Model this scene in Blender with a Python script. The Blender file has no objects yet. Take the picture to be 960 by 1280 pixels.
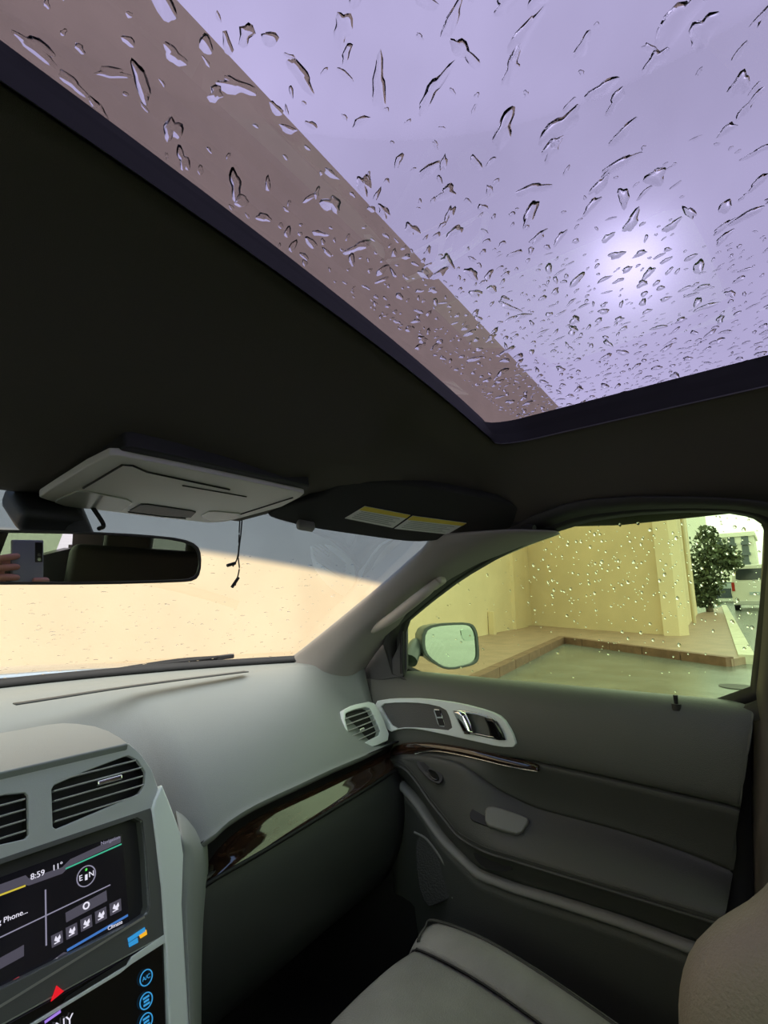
import bpy, bmesh, math, random
import numpy as np
from mathutils import Matrix, Vector
random.seed(7); RNG = np.random.default_rng(7)
SC = bpy.context.scene; COL = SC.collection

# ------------------------------------------------------------------ camera
# car frame: x to the passenger side, y to the bonnet, z up, metres; ground at z=0
F_PX, CX, CY = 624.53, 480.0, 640.0
ex = np.array([500.0, 103.0, F_PX]); ex /= np.linalg.norm(ex)
ey = np.array([-805.0, 121.0, F_PX]); ey -= ex * (ex @ ey); ey /= np.linalg.norm(ey)
ez = np.cross(ex, ey)
ROT = np.stack([ex, ey, ez])                       # camera axes (right, down, forward) -> car axes
CAM = np.array([-0.33, 0.0, 1.40])
right, down, fwd = ROT @ [1, 0, 0], ROT @ [0, 1, 0], ROT @ [0, 0, 1]
cam = bpy.data.cameras.new('camera'); camo = bpy.data.objects.new('camera', cam); COL.objects.link(camo)
m = Matrix.Identity(4)
for i in range(3):
    m[i][0], m[i][1], m[i][2], m[i][3] = right[i], -down[i], -fwd[i], CAM[i]
camo.matrix_world = m
cam.sensor_fit = 'HORIZONTAL'; cam.sensor_width = 36.0; cam.lens = 36.0 * F_PX / 960.0
cam.clip_start = 0.01; cam.clip_end = 400
SC.camera = camo

# ------------------------------------------------------------------ sky and exposure
SKY = 3.0
w = bpy.data.worlds.new('overcast_sky'); SC.world = w; w.use_nodes = True
nt = w.node_tree; nt.nodes.clear()
def N(t, tree=None, **kw):
    n = (tree or nt).nodes.new(t)
    for k, v in kw.items(): setattr(n, k, v)
    return n
SUN = np.array([0.834, 0.132, 0.536]); SUN /= np.linalg.norm(SUN)
tc = N('ShaderNodeTexCoord'); dot = N('ShaderNodeVectorMath', operation='DOT_PRODUCT'); dot.inputs[1].default_value = SUN
nt.links.new(tc.outputs['Generated'], dot.inputs[0])
mx0 = N('ShaderNodeMath', operation='MAXIMUM'); mx0.inputs[1].default_value = 0.0; nt.links.new(dot.outputs['Value'], mx0.inputs[0])
def powmul(p, k):
    a = N('ShaderNodeMath', operation='POWER'); a.inputs[1].default_value = p; nt.links.new(mx0.outputs[0], a.inputs[0])
    b = N('ShaderNodeMath', operation='MULTIPLY'); b.inputs[1].default_value = k; nt.links.new(a.outputs[0], b.inputs[0]); return b
g1, g2 = powmul(460.0, 1.15), powmul(12.0, 0.07)
cn = N('ShaderNodeTexNoise'); cn.inputs['Scale'].default_value = 2.2; cn.inputs['Detail'].default_value = 4
nt.links.new(tc.outputs['Generated'], cn.inputs['Vector'])
cm = N('ShaderNodeMapRange'); cm.inputs[1].default_value = .3; cm.inputs[2].default_value = .7; cm.inputs[3].default_value = .82; cm.inputs[4].default_value = 1.12
nt.links.new(cn.outputs['Fac'], cm.inputs[0])
s1 = N('ShaderNodeMath', operation='ADD'); s2 = N('ShaderNodeMath', operation='ADD'); nt.links.new(g1.outputs[0], s1.inputs[0]); nt.links.new(g2.outputs[0], s1.inputs[1])
nt.links.new(s1.outputs[0], s2.inputs[0]); nt.links.new(cm.outputs[0], s2.inputs[1])
st = N('ShaderNodeMath', operation='MULTIPLY'); st.inputs[1].default_value = SKY; nt.links.new(s2.outputs[0], st.inputs[0])
bg = N('ShaderNodeBackground'); bg.inputs['Color'].default_value = (1.0, 0.99, 1.0, 1); nt.links.new(st.outputs[0], bg.inputs['Strength'])
ow = N('ShaderNodeOutputWorld'); nt.links.new(bg.outputs[0], ow.inputs['Surface'])
vs = SC.view_settings; vs.view_transform = 'Standard'; vs.look = 'None'; vs.exposure = 0.0; vs.gamma = 1.0; vs.use_curve_mapping = False
SC.cycles.max_bounces = 12; SC.cycles.diffuse_bounces = 5; SC.cycles.transparent_max_bounces = 16; SC.cycles.sample_clamp_indirect = 6.0

# ------------------------------------------------------------------ helpers
def V(*a): return np.array(a, float)
def ray(px, py):
    d = ROT @ np.array([px - CX, py - CY, F_PX]); return d
def at(px, py, x=None, y=None, z=None):
    d = ray(px, py)
    if x is not None: t = (x - CAM[0]) / d[0]
    elif y is not None: t = (y - CAM[1]) / d[1]
    else: t = (z - CAM[2]) / d[2]
    return CAM + t * d
def onp(px, py, p0, n):
    d = ray(px, py); return CAM + d * ((np.asarray(p0) - CAM) @ n) / (d @ n)
def unit(v): v = np.asarray(v, float); return v / np.linalg.norm(v)
def lerp(a, b, t): return np.asarray(a, float) * (1 - t) + np.asarray(b, float) * t
def sstep(x, a, b):
    t = min(1, max(0, (x - a) / (b - a))); return t * t * (3 - 2 * t)

MATS = {}
def mat(name, col, rough=.5, metal=0., bump=0., bscale=300., var=0., vscale=6., emit=None, estr=1., spec=.5, coat=0., col2=None, stretch=None, transmission=0.):
    if name in MATS: return MATS[name]
    mt = bpy.data.materials.new(name); mt.use_nodes = True; t = mt.node_tree; b = t.nodes['Principled BSDF']
    b.inputs['Base Color'].default_value = (*col, 1); b.inputs['Roughness'].default_value = rough; b.inputs['Metallic'].default_value = metal
    b.inputs['Specular IOR Level'].default_value = spec; b.inputs['Coat Weight'].default_value = coat; b.inputs['Coat Roughness'].default_value = .05
    if transmission: b.inputs['Transmission Weight'].default_value = transmission
    c = t.nodes.new('ShaderNodeTexCoord'); src = c.outputs['Object']
    if stretch:
        mp = t.nodes.new('ShaderNodeMapping'); mp.inputs['Scale'].default_value = stretch; t.links.new(src, mp.inputs[0]); src = mp.outputs[0]
    if var or col2:
        n = t.nodes.new('ShaderNodeTexNoise'); n.inputs['Scale'].default_value = vscale; n.inputs['Detail'].default_value = 5; t.links.new(src, n.inputs['Vector'])
        r = t.nodes.new('ShaderNodeValToRGB'); r.color_ramp.elements[0].position = .32; r.color_ramp.elements[1].position = .68
        a2 = col2 if col2 else tuple(x * (1 - var) for x in col)
        r.color_ramp.elements[0].color = (*a2, 1); r.color_ramp.elements[1].color = (*(col if col2 else tuple(min(1, x * (1 + var)) for x in col)), 1)
        t.links.new(n.outputs['Fac'], r.inputs[0]); t.links.new(r.outputs[0], b.inputs['Base Color'])
    if bump:
        n = t.nodes.new('ShaderNodeTexNoise'); n.inputs['Scale'].default_value = bscale; n.inputs['Detail'].default_value = 3; t.links.new(c.outputs['Object'], n.inputs['Vector'])
        u = t.nodes.new('ShaderNodeBump'); u.inputs['Strength'].default_value = bump; u.inputs['Distance'].default_value = .002
        t.links.new(n.outputs['Fac'], u.inputs['Height']); t.links.new(u.outputs[0], b.inputs['Normal'])
    if emit:
        b.inputs['Emission Color'].default_value = (*emit, 1); b.inputs['Emission Strength'].default_value = estr
    MATS[name] = mt; return mt
def glass_mat(name, tint, refl=.6, band=None, clear=(0, 0, 0)):
    mt = bpy.data.materials.new(name); mt.use_nodes = True; t = mt.node_tree; t.nodes.clear()
    tr = t.nodes.new('ShaderNodeBsdfTransparent'); tr.inputs[0].default_value = (*tint, 1)
    gl = t.nodes.new('ShaderNodeBsdfGlossy'); gl.inputs['Roughness'].default_value = .01; gl.inputs['Color'].default_value = (.9, .95, 1, 1)
    fr = t.nodes.new('ShaderNodeFresnel'); fr.inputs[0].default_value = 1.45
    k = t.nodes.new('ShaderNodeMath'); k.operation = 'MULTIPLY'; k.inputs[1].default_value = refl
    mx = t.nodes.new('ShaderNodeMixShader'); o = t.nodes.new('ShaderNodeOutputMaterial')
    t.links.new(fr.outputs[0], k.inputs[0]); t.links.new(k.outputs[0], mx.inputs[0]); t.links.new(tr.outputs[0], mx.inputs[1]); t.links.new(gl.outputs[0], mx.inputs[2]); t.links.new(mx.outputs[0], o.inputs[0])
    if band:                                        # laminated shade band along the top of the windscreen
        z0, z1, bt = band
        g = t.nodes.new('ShaderNodeNewGeometry'); s = t.nodes.new('ShaderNodeSeparateXYZ'); t.links.new(g.outputs['Position'], s.inputs[0])
        mr = t.nodes.new('ShaderNodeMapRange'); mr.interpolation_type = 'SMOOTHSTEP'; mr.inputs[1].default_value = z0; mr.inputs[2].default_value = z1
        def mth(op, a, b=None, c=None):
            q = t.nodes.new('ShaderNodeMath'); q.operation = op
            for i, v_ in enumerate((a, b, c)):
                if v_ is None: continue
                if isinstance(v_, (int, float)): q.inputs[i].default_value = v_
                else: t.links.new(v_, q.inputs[i])
            return q.outputs[0]
        xo = mth('ADD', s.outputs['X'], .04)                     # the band follows the bow of the screen
        t.links.new(mth('MULTIPLY_ADD', mth('MULTIPLY', xo, xo), .155, s.outputs['Z']), mr.inputs[0])
        ds_ = t.nodes.new('ShaderNodeVectorMath'); ds_.operation = 'DISTANCE'; ds_.inputs[1].default_value = clear; t.links.new(g.outputs['Position'], ds_.inputs[0])
        keep = mth('MULTIPLY', mr.outputs[0], mth('ADD', .35, mth('MULTIPLY', mth('GREATER_THAN', ds_.outputs['Value'], .0125), .65)))
        mc = t.nodes.new('ShaderNodeMix'); mc.data_type = 'RGBA'; mc.inputs[6].default_value = (*tint, 1); mc.inputs[7].default_value = (*bt, 1)
        t.links.new(keep, mc.inputs[0]); t.links.new(mc.outputs[2], tr.inputs[0])
    return mt

def link(o, parent=None, **props):
    COL.objects.link(o)
    if parent is not None:
        o.parent = parent; o.matrix_parent_inverse = parent_inv(parent)
    for k, v in props.items(): o[k] = v
    return o
def wloc(p):
    l = Vector(p.location)
    while p.parent is not None:
        p = p.parent
    return l
def parent_inv(p):
    # every mesh keeps world coordinates; only the root Empty is moved
    if p.type == 'EMPTY': return Matrix.Translation(-Vector(p.location))
    return Matrix.Identity(4)
def thing(name, label, cat, base=(0, 0, 0), kind=None, group=None):
    e = bpy.data.objects.new(name, None); e.location = base; e.empty_display_size = .05
    COL.objects.link(e); e['label'] = label; e['category'] = cat
    if kind: e['kind'] = kind
    if group: e['group'] = group
    return e
def mk(name, verts, faces, mt, parent=None, smooth=True, angle=35, bevel=0., bseg=2, solid=0., sub=0, **props):
    me = bpy.data.meshes.new(name); me.from_pydata([tuple(map(float, v)) for v in verts], [], [tuple(map(int, f)) for f in faces]); me.validate()
    bm = bmesh.new(); bm.from_mesh(me); bmesh.ops.recalc_face_normals(bm, faces=bm.faces); bm.to_mesh(me); bm.free()
    if smooth:
        for p in me.polygons: p.use_smooth = True
        if angle: me.set_sharp_from_angle(angle=math.radians(angle))
    me.materials.append(mt); o = bpy.data.objects.new(name, me)
    if solid:
        s = o.modifiers.new('s', 'SOLIDIFY'); s.thickness = solid; s.offset = 0
    if bevel:
        b = o.modifiers.new('b', 'BEVEL'); b.width = bevel; b.segments = bseg; b.limit_method = 'ANGLE'; b.angle_limit = math.radians(40); b.harden_normals = True
    if sub:
        s = o.modifiers.new('u', 'SUBSURF'); s.levels = sub; s.render_levels = sub
    return link(o, parent, **props)
def crom(P, n, closed=False):
    P = [np.asarray(p, float) for p in P]; L = len(P); out = []
    segs = L if closed else L - 1
    for i in range(segs):
        p1, p2 = P[i], P[(i + 1) % L]
        p0 = P[(i - 1) % L] if (closed or i > 0) else 2 * p1 - p2
        p3 = P[(i + 2) % L] if (closed or i + 2 < L) else 2 * p2 - p1
        for k in range(n):
            t = k / n
            out.append(.5 * (2 * p1 + (p2 - p0) * t + (2 * p0 - 5 * p1 + 4 * p2 - p3) * t * t + (3 * p1 - p0 - 3 * p2 + p3) * t ** 3))
    if not closed: out.append(P[-1])
    return out
def loft(name, rows, mt, parent=None, nu=4, nv=4, closed=False, solid=0., caps=False, **kw):
    rows = [crom(r, nu, closed) if nu > 1 else list(r) for r in rows]
    cols = [crom([r[j] for r in rows], nv) if nv > 1 else [r[j] for r in rows] for j in range(len(rows[0]))]
    nr, nc = len(cols[0]), len(cols); verts = [cols[j][i] for i in range(nr) for j in range(nc)]
    faces = []
    for i in range(nr - 1):
        for j in range(nc if closed else nc - 1):
            a, b = i * nc + j, i * nc + (j + 1) % nc; faces.append((a, b, b + nc, a + nc))
    if caps and closed:
        faces.append(tuple(range(nc))); faces.append(tuple((nr - 1) * nc + j for j in range(nc)))
    return mk(name, verts, faces, mt, parent, solid=solid, **kw)
def rnd(poly, n=2, keep=.28):
    P = [np.asarray(p, float) for p in poly]
    for _ in range(n):
        Q = []
        for i in range(len(P)):
            a, b = P[i], P[(i + 1) % len(P)]; Q += [lerp(a, b, keep), lerp(a, b, 1 - keep)]
        P = Q; keep = .25
    return P
def plate(name, outer, holes, normal, depth, mt, parent=None, bevel=0., angle=35, **kw):
    """planar plate with holes; outer/holes are rings of 3D points, extruded by depth against the normal"""
    n = unit(normal); bm = bmesh.new(); edges = []; rings = []
    for ring in [outer] + list(holes):
        vs_ = [bm.verts.new(tuple(map(float, p))) for p in ring]; rings.append(vs_)
        for i in range(len(vs_)): edges.append(bm.edges.new((vs_[i], vs_[(i + 1) % len(vs_)])))
    if holes: bmesh.ops.triangle_fill(bm, use_beauty=True, use_dissolve=False, edges=edges, normal=Vector(n))
    else: bm.faces.new(rings[0])
    bm.verts.index_update(); top = [v.co.copy() for v in bm.verts]; nv = len(top)
    tf = [[v.index for v in f.verts] for f in bm.faces]; ri = [[v.index for v in r] for r in rings]; bm.free()
    verts = [np.array(v) for v in top] + [np.array(v) - n * depth for v in top]
    faces = [tuple(f) for f in tf] + [tuple(reversed([i + nv for i in f])) for f in tf]
    for r in ri:
        for i in range(len(r)):
            a, b = r[i], r[(i + 1) % len(r)]; faces.append((a, b, b + nv, a + nv))
    return mk(name, verts, faces, mt, parent, bevel=bevel, angle=angle, **kw)
def tube(name, pts, r, mt, parent=None, seg=10, n=6, **kw):
    P = crom(pts, n) if n > 1 else [np.asarray(p, float) for p in pts]
    R = r if callable(r) else (lambda t: r)
    verts, faces = [], []; up = V(0, 0, 1)
    for i, p in enumerate(P):
        d = unit(P[min(i + 1, len(P) - 1)] - P[max(i - 1, 0)]); a = np.cross(d, up)
        if np.linalg.norm(a) < 1e-4: a = np.cross(d, V(1, 0, 0))
        a = unit(a); b = np.cross(d, a); rr = R(i / (len(P) - 1))
        for k in range(seg):
            t = 2 * math.pi * k / seg; verts.append(p + rr * (math.cos(t) * a + math.sin(t) * b))
    for i in range(len(P) - 1):
        for k in range(seg): faces.append((i * seg + k, i * seg + (k + 1) % seg, (i + 1) * seg + (k + 1) % seg, (i + 1) * seg + k))
    faces.append(tuple(range(seg))); faces.append(tuple((len(P) - 1) * seg + k for k in range(seg)))
    return mk(name, verts, faces, mt, parent, angle=60, **kw)
def obox(name, c, axes, half, mt, parent=None, bevel=0., bseg=3, **kw):
    """oriented box"""
    c = np.asarray(c, float); A = [unit(a) for a in axes]
    verts = [c + sx * half[0] * A[0] + sy * half[1] * A[1] + sz * half[2] * A[2] for sx in (-1, 1) for sy in (-1, 1) for sz in (-1, 1)]
    faces = [(0, 1, 3, 2), (4, 6, 7, 5), (0, 4, 5, 1), (2, 3, 7, 6), (0, 2, 6, 4), (1, 5, 7, 3)]
    return mk(name, verts, faces, mt, parent, bevel=bevel, bseg=bseg, **kw)
AX = [V(1, 0, 0), V(0, 1, 0), V(0, 0, 1)]
def box(name, lo, hi, mt, parent=None, **kw):
    lo, hi = np.asarray(lo, float), np.asarray(hi, float)
    return obox(name, (lo + hi) / 2, AX, (hi - lo) / 2, mt, parent, **kw)
def text(name, body, pos, u, n, size, mt, parent, align='LEFT', depth=.0002):
    cu = bpy.data.curves.new(name, 'FONT'); cu.body = body; cu.size = size; cu.align_x = align; cu.align_y = 'CENTER'; cu.extrude = depth
    cu.materials.append(mt); o = bpy.data.objects.new(name, cu); u = unit(u); n = unit(n); v = np.cross(n, u); mm = Matrix.Identity(4)
    for i in range(3): mm[i][0], mm[i][1], mm[i][2], mm[i][3] = u[i], v[i], n[i], pos[i]
    me = bpy.data.meshes.new_from_object(o); bpy.data.objects.remove(o); me.materials.clear(); me.materials.append(mt); me.transform(mm)
    return link(bpy.data.objects.new(name, me), parent)
def drop_geo(c, u, v, n, ru, rv, rot, h, irr, seg=12, rnd_=random):
    """a water drop: irregular outline, domed outside, flat where it sits on the glass"""
    ph = [rnd_.uniform(0, 6.28) for _ in range(3)]; cr, sr = math.cos(rot), math.sin(rot); verts = []
    def ring(s, z):
        for k in range(seg):
            t = 2 * math.pi * k / seg
            q = s * (1 + irr * (math.sin(2 * t + ph[0]) * .5 + math.sin(3 * t + ph[1]) * .5 + math.sin(5 * t + ph[2]) * .35))
            a, b = ru * q * math.cos(t), rv * q * math.sin(t); a, b = a * cr - b * sr, a * sr + b * cr
            verts.append(c + a * u + b * v + z * n)
    ring(1, 0); ring(.86, h * .34); ring(.66, h * .68); ring(.36, h * .93); verts.append(c + h * n); top = len(verts) - 1
    f = [tuple(range(seg))[::-1]]
    for r in range(3):
        for k in range(seg): f.append((r * seg + k, r * seg + (k + 1) % seg, (r + 1) * seg + (k + 1) % seg, (r + 1) * seg + k))
    for k in range(seg): f.append((3 * seg + k, 3 * seg + (k + 1) % seg, top))
    return verts, f
class Join:
    def __init__(s): s.v, s.f = [], []
    def add(s, v, f):
        k = len(s.v); s.v += list(v); s.f += [tuple(i + k for i in q) for q in f]

# ------------------------------------------------------------------ materials
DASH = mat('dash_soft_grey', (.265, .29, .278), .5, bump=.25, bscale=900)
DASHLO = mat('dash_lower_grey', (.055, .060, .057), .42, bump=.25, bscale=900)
LID = mat('lid_grey', (.27, .30, .295), .45, bump=.15, bscale=900)
HEAD = mat('headliner_black_cloth', (.125, .113, .10), .95, bump=.5, bscale=1400, spec=.1)
PILLAR = mat('pillar_grey_plastic', (.30, .28, .265), .6, bump=.2, bscale=800)
BLACK = mat('black_rubber', (.012, .012, .013), .6)
GLOSS = mat('black_gloss', (.008, .008, .009), .08)
DARK = mat('dark_plastic', (.03, .03, .03), .5, bump=.2, bscale=900)
SILVER = mat('silver_paint', (.86, .94, .92), .3, metal=.05)
CHROME = mat('chrome', (.85, .86, .86), .08, metal=1.)
WOOD = mat('dark_burl_wood', (.06, .028, .015), .06, col2=(.012, .006, .004), vscale=30, stretch=(2, 2, 8), coat=1.)
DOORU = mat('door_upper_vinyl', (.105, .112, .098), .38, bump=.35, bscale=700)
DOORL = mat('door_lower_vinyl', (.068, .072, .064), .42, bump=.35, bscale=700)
LEATHER = mat('grey_leather', (.24, .235, .22), .36, bump=.5, bscale=420, var=.12, vscale=14)
LEATHB = mat('brown_grey_leather', (.27, .235, .185), .45, bump=.5, bscale=420)
CARPET = mat('black_carpet', (.015, .015, .014), .95, bump=.9, bscale=900)
CONS = mat('console_grey_plastic', (.84, .81, .77), .5, bump=.15, bscale=900)
LENS = mat('lamp_lens', (.75, .75, .72), .2, transmission=.25)
WATER = bpy.data.materials.new('water'); WATER.use_nodes = True
_t = WATER.node_tree; _t.nodes.clear(); _g = _t.nodes.new('ShaderNodeBsdfGlass'); _g.inputs['IOR'].default_value = 1.33; _g.inputs['Roughness'].default_value = 0
_o = _t.nodes.new('ShaderNodeOutputMaterial'); _t.links.new(_g.outputs[0], _o.inputs[0])
G_ROOF = glass_mat('sunroof_tinted_glass', (.158, .144, .232), .12)
G_WIND = glass_mat('windscreen_glass', (.93, .93, .89), .14, band=(1.496, 1.512, (.17, .25, .42)), clear=tuple(CAM + ray(418, 671) / ray(418, 671)[1] * .735))
G_SIDE = glass_mat('side_window_glass', (.68, .78, .59), .2)
G_REAR = glass_mat('rear_window_glass', (.35, .40, .33), .25)
STITCH = mat('stitch_thread', (.05, .05, .045), .7)

# ================================================================== OUTSIDE
GS = .02                                            # the street rises gently away from the car
def onground(px, py, off=0.):
    d = ray(px, py); k = GS; t = (GS * CAM[0] + off - CAM[2]) / (d[2] - k * d[0]); return CAM + t * d
WALLC = mat('cream_render', (.70, .565, .365), .9, bump=.6, bscale=40, var=.05, vscale=1.2)
WALLD = mat('cream_render_band', (.65, .515, .32), .9, bump=.6, bscale=40, var=.05, vscale=1.2)
ROAD = mat('wet_asphalt', (.17, .185, .165), .24, col2=(.12, .13, .115), vscale=1.6, bump=.6, bscale=60)
PAVE = mat('red_pavers', (.40, .27, .20), .45, col2=(.30, .20, .15), vscale=2.5, bump=.5, bscale=30)
KERB = mat('kerb_red', (.20, .11, .075), .6, var=.2)
KERBW = mat('kerb_pale', (.62, .60, .48), .6, var=.1)
S = 60
def gquad(pts, off): return [V(p[0], p[1], GS * p[0] + off) for p in pts]
mk('road', gquad([(-60, -60), (160, -60), (160, 60), (-60, 60)], 0), [(0, 1, 2, 3)], ROAD, label='wet grey asphalt road beside the car', category='road', kind='structure')
def wall_y(x): return 6.0 + .062 * x
d_in = ray(665, 780); t_in = (6.0 + .062 * CAM[0]) / (d_in[1] - .062 * d_in[0]); inner = CAM + t_in * d_in
corner = onground(850, 796, .1); endp = onground(872, 768, .1)
TOPZ = 10.4
bld = thing('building', 'cream rendered building with a projecting wing beyond the wet pavement', 'building', (0, 6, 0))
def wallseg(name, a, b, mt, th=.35, z1=TOPZ, z0=-.3, parent=bld, into=None):
    a = np.asarray(a, float)[:2]; b = np.asarray(b, float)[:2]; d = unit(b - a); n = np.array([-d[1], d[0]]) if into is None else np.asarray(into)
    P = [a, b, b + n * th, a + n * th]
    v = [V(*p, z0) for p in P] + [V(*p, z1) for p in P]
    return mk(name, v, [(0, 1, 2, 3), (4, 7, 6, 5), (0, 4, 5, 1), (1, 5, 6, 2), (2, 6, 7, 3), (3, 7, 4, 0)], mt, parent, smooth=False)
wallseg('front_wall', (-14, wall_y(-14)), (34, wall_y(34)), WALLC)
wallseg('wing_wall', corner[:2], inner[:2] + (inner - corner)[:2] * .02, WALLC, z1=5.6, into=unit(V(1, -.55, 0))[:2])
wallseg('side_wall', corner[:2], endp[:2], WALLC, z1=5.6)
# shallow pilasters and a rainwater pipe
dfw = unit(V(1, .062, 0))
for px, hw in ((646, .55),):
    d = ray(px, 740); t = (6.0 + .062 * CAM[0]) / (d[1] - .062 * d[0]); c = CAM + t * d
    a = c - dfw * hw; b = c + dfw * hw
    wallseg('pilaster', a[:2] + np.array([0, -.12]), b[:2] + np.array([0, -.12]), WALLD, th=.14, z1=4.6)
pc = lerp(corner, endp, .45); tube('drain_pipe', [V(pc[0], pc[1] - .12, .3), V(pc[0], pc[1] - .12, 5.4)], .06, mat('pipe_cream', (.55, .45, .28), .5), bld, n=1)
bx = onground(611, 800, .1); d = ray(611, 780); t = (6.0 + .062 * CAM[0]) / (d[1] - .062 * d[0]); c = CAM + t * d
box('meter_post', c + V(-.07, -.2, -.6), c + V(.07, -.02, .35), WALLD, bld, bevel=.01)
# pavement: an L along the front wall and the wing, then off along the cross street
kl = onground(560, 862, .12); kc = onground(702, 797, .12); kr = onground(914, 824, .12); kf = onground(905, 757, .12)
pv = [V(-14, 3.4, 0), V(-2, 3.4, 0), kl, kc, kr, V(kr[0] + .6, kr[1] - .25, 0), kf, endp, corner, inner, V(-14, wall_y(-14), 0)]
pv = [V(p[0], p[1], GS * p[0] + .12) for p in pv]
plate('pavement', pv, [], (0, 0, 1), .4, PAVE, label='reddish paved footpath along the cream building', category='pavement', kind='structure')
kb = [V(p[0], p[1], GS * p[0]) for p in (kl, kc, kr)]
kerb = thing('kerb', 'dull red kerb edging the paved footpath', 'kerb', tuple(kb[0]), kind='structure')
for a, b in ((kb[0], kb[1]), (kb[1], kb[2])):
    L = np.linalg.norm(b - a); k = max(2, int(L / .9)); dd = unit(b - a); nn = unit(np.cross(dd, V(0, 0, 1)))
    for i in range(k):
        c = lerp(a, b, (i + .5) / k) + V(0, 0, .07); obox('kerb_stone', c + nn * .02, [dd, nn, V(0, 0, 1)], (L / k / 2 - .012, .09, .085), KERB, kerb)
kerb2 = thing('kerb', 'pale painted kerb running off towards the white van', 'kerb', tuple(kr), kind='structure')
a = V(kr[0] + .4, kr[1] - .2, GS * kr[0]); b = V(kf[0], kf[1], GS * kf[0]); L = np.linalg.norm(b - a); dd = unit(b - a); nn = unit(np.cross(dd, V(0, 0, 1)))
for i in range(14):
    c = lerp(a, b, (i + .5) / 14) + V(0, 0, .08); obox('kerb_stone', c, [dd, nn, V(0, 0, 1)], (L / 28 - .02, .12, .085), KERBW, kerb2)
cov = onground(922, 858, .006)
plate('drain_grate', [cov + V(.22 * math.cos(t), .22 * math.sin(t), 0) for t in np.linspace(0, 6.28, 20, endpoint=False)], [], (0, 0, 1), .02, DARK, label='dark round drain cover in the wet road', category='drain cover')

# ---- tree
tp = onground(884, 742, 0); TX = 27.0; d = ray(884, 735); tb = CAM + d * ((TX - CAM[0]) / d[0]); tb[2] = GS * TX
tree = thing('tree', 'leafy green street tree beyond the end of the cream building', 'tree', tuple(tb))
LEAFM = mat('tree_leaf', (.12, .15, .07), .6, col2=(.055, .075, .04), vscale=3); BARK = mat('bark', (.12, .09, .06), .9)
tube('trunk', [tb, tb + V(.1, .05, 1.0), tb + V(0, 0, 2.2)], lambda t: .16 - .08 * t, BARK, tree)
blobs = [((873, 745), .55), ((884, 747), .5), ((878, 738), .6), ((890, 734), .5), ((880, 690), .9), ((876, 712), .8), ((884, 668), .45), ((898, 700), .8), ((912, 697), .55), ((888, 722), .75), ((872, 730), .55), ((918, 703), .35), ((900, 690), .6)]
J = Join()
for (px, py), r in blobs:
    d = ray(px, py); c = CAM + d * ((TX - CAM[0]) / d[0])
    for k in range(int(420 * r)):
        q = unit(RNG.normal(size=3)) * r * RNG.random() ** .4; p = c + q; a = unit(RNG.normal(size=3)); b = unit(np.cross(a, RNG.normal(size=3))); s = .07 + .07 * RNG.random()
        J.add([p - a * s, p + b * s * .55, p + a * s, p - b * s * .55], [(0, 1, 2, 3)])
mk('foliage', J.v, J.f, LEAFM, tree, smooth=False, kind='stuff')

# ---- van parked on the cross street
VANX = 31.0
def vp(px, py, x=VANX): return at(px, py, x=x)
vb0, vb1 = vp(914, 760), vp(960, 706); zg = GS * VANX
yl, yr = vp(914, 740)[1], vp(914, 740)[1] - 1.95; zt = vp(930, 706)[2]
van = thing('van', 'white van parked facing away at the far kerb', 'van', (VANX, (yl + yr) / 2, zg))
VW = mat('van_white', (.66, .64, .56), .3, coat=.5); VG = mat('van_glass', (.03, .035, .04), .1)
ym = (yl + yr) / 2
prof = [(yr + .06, zg + .32), (yr, zg + .9), (yr + .06, zg + 1.35), (yr + .2, zt - .12), (yr + .42, zt), (yl - .42, zt), (yl - .2, zt - .12), (yl - .06, zg + 1.35), (yl, zg + .9), (yl - .06, zg + .32)]
v = [V(VANX, y, z) for y, z in prof] + [V(VANX + 4.6, y, z) for y, z in prof]; n = len(prof)
mk('body', v, [tuple(range(n)), tuple(range(n, 2 * n))] + [(i, (i + 1) % n, n + (i + 1) % n, n + i) for i in range(n)], VW, van, bevel=.06)
zw0, zw1 = vp(930, 725)[2], vp(930, 711)[2]
plate('rear_window', rnd([V(VANX - .02, ym - .72, zw0), V(VANX - .02, ym + .72, zw0), V(VANX - .02, ym + .66, zw1), V(VANX - .02, ym - .66, zw1)], 1, .1), [], (-1, 0, 0), .03, VG, van)
for s in (-1, 1):
    y = ym + s * .86; z0, z1 = vp(918, 739)[2], vp(918, 728)[2]
    box('tail_lamp', (VANX - .04, y - .07, z0), (VANX + .02, y + .07, z1), mat('tail_red', (.35, .03, .02), .2), van, bevel=.01)
    c = V(VANX + .7, ym + s * .82, zg + .33)
    tube('wheel', [c - V(0, .12, 0), c + V(0, .12, 0)], .33, BLACK, van, seg=20, n=1)
box('number_plate', (VANX - .04, ym - .22, zg + .78), (VANX - .01, ym + .22, zg + .92), mat('plate_blue', (.40, .47, .50), .4), van)
box('bumper', (VANX - .12, yr + .08, zg + .28), (VANX + .05, yl - .08, zg + .5), mat('bumper_grey', (.5, .5, .47), .3), van, bevel=.04)
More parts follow.
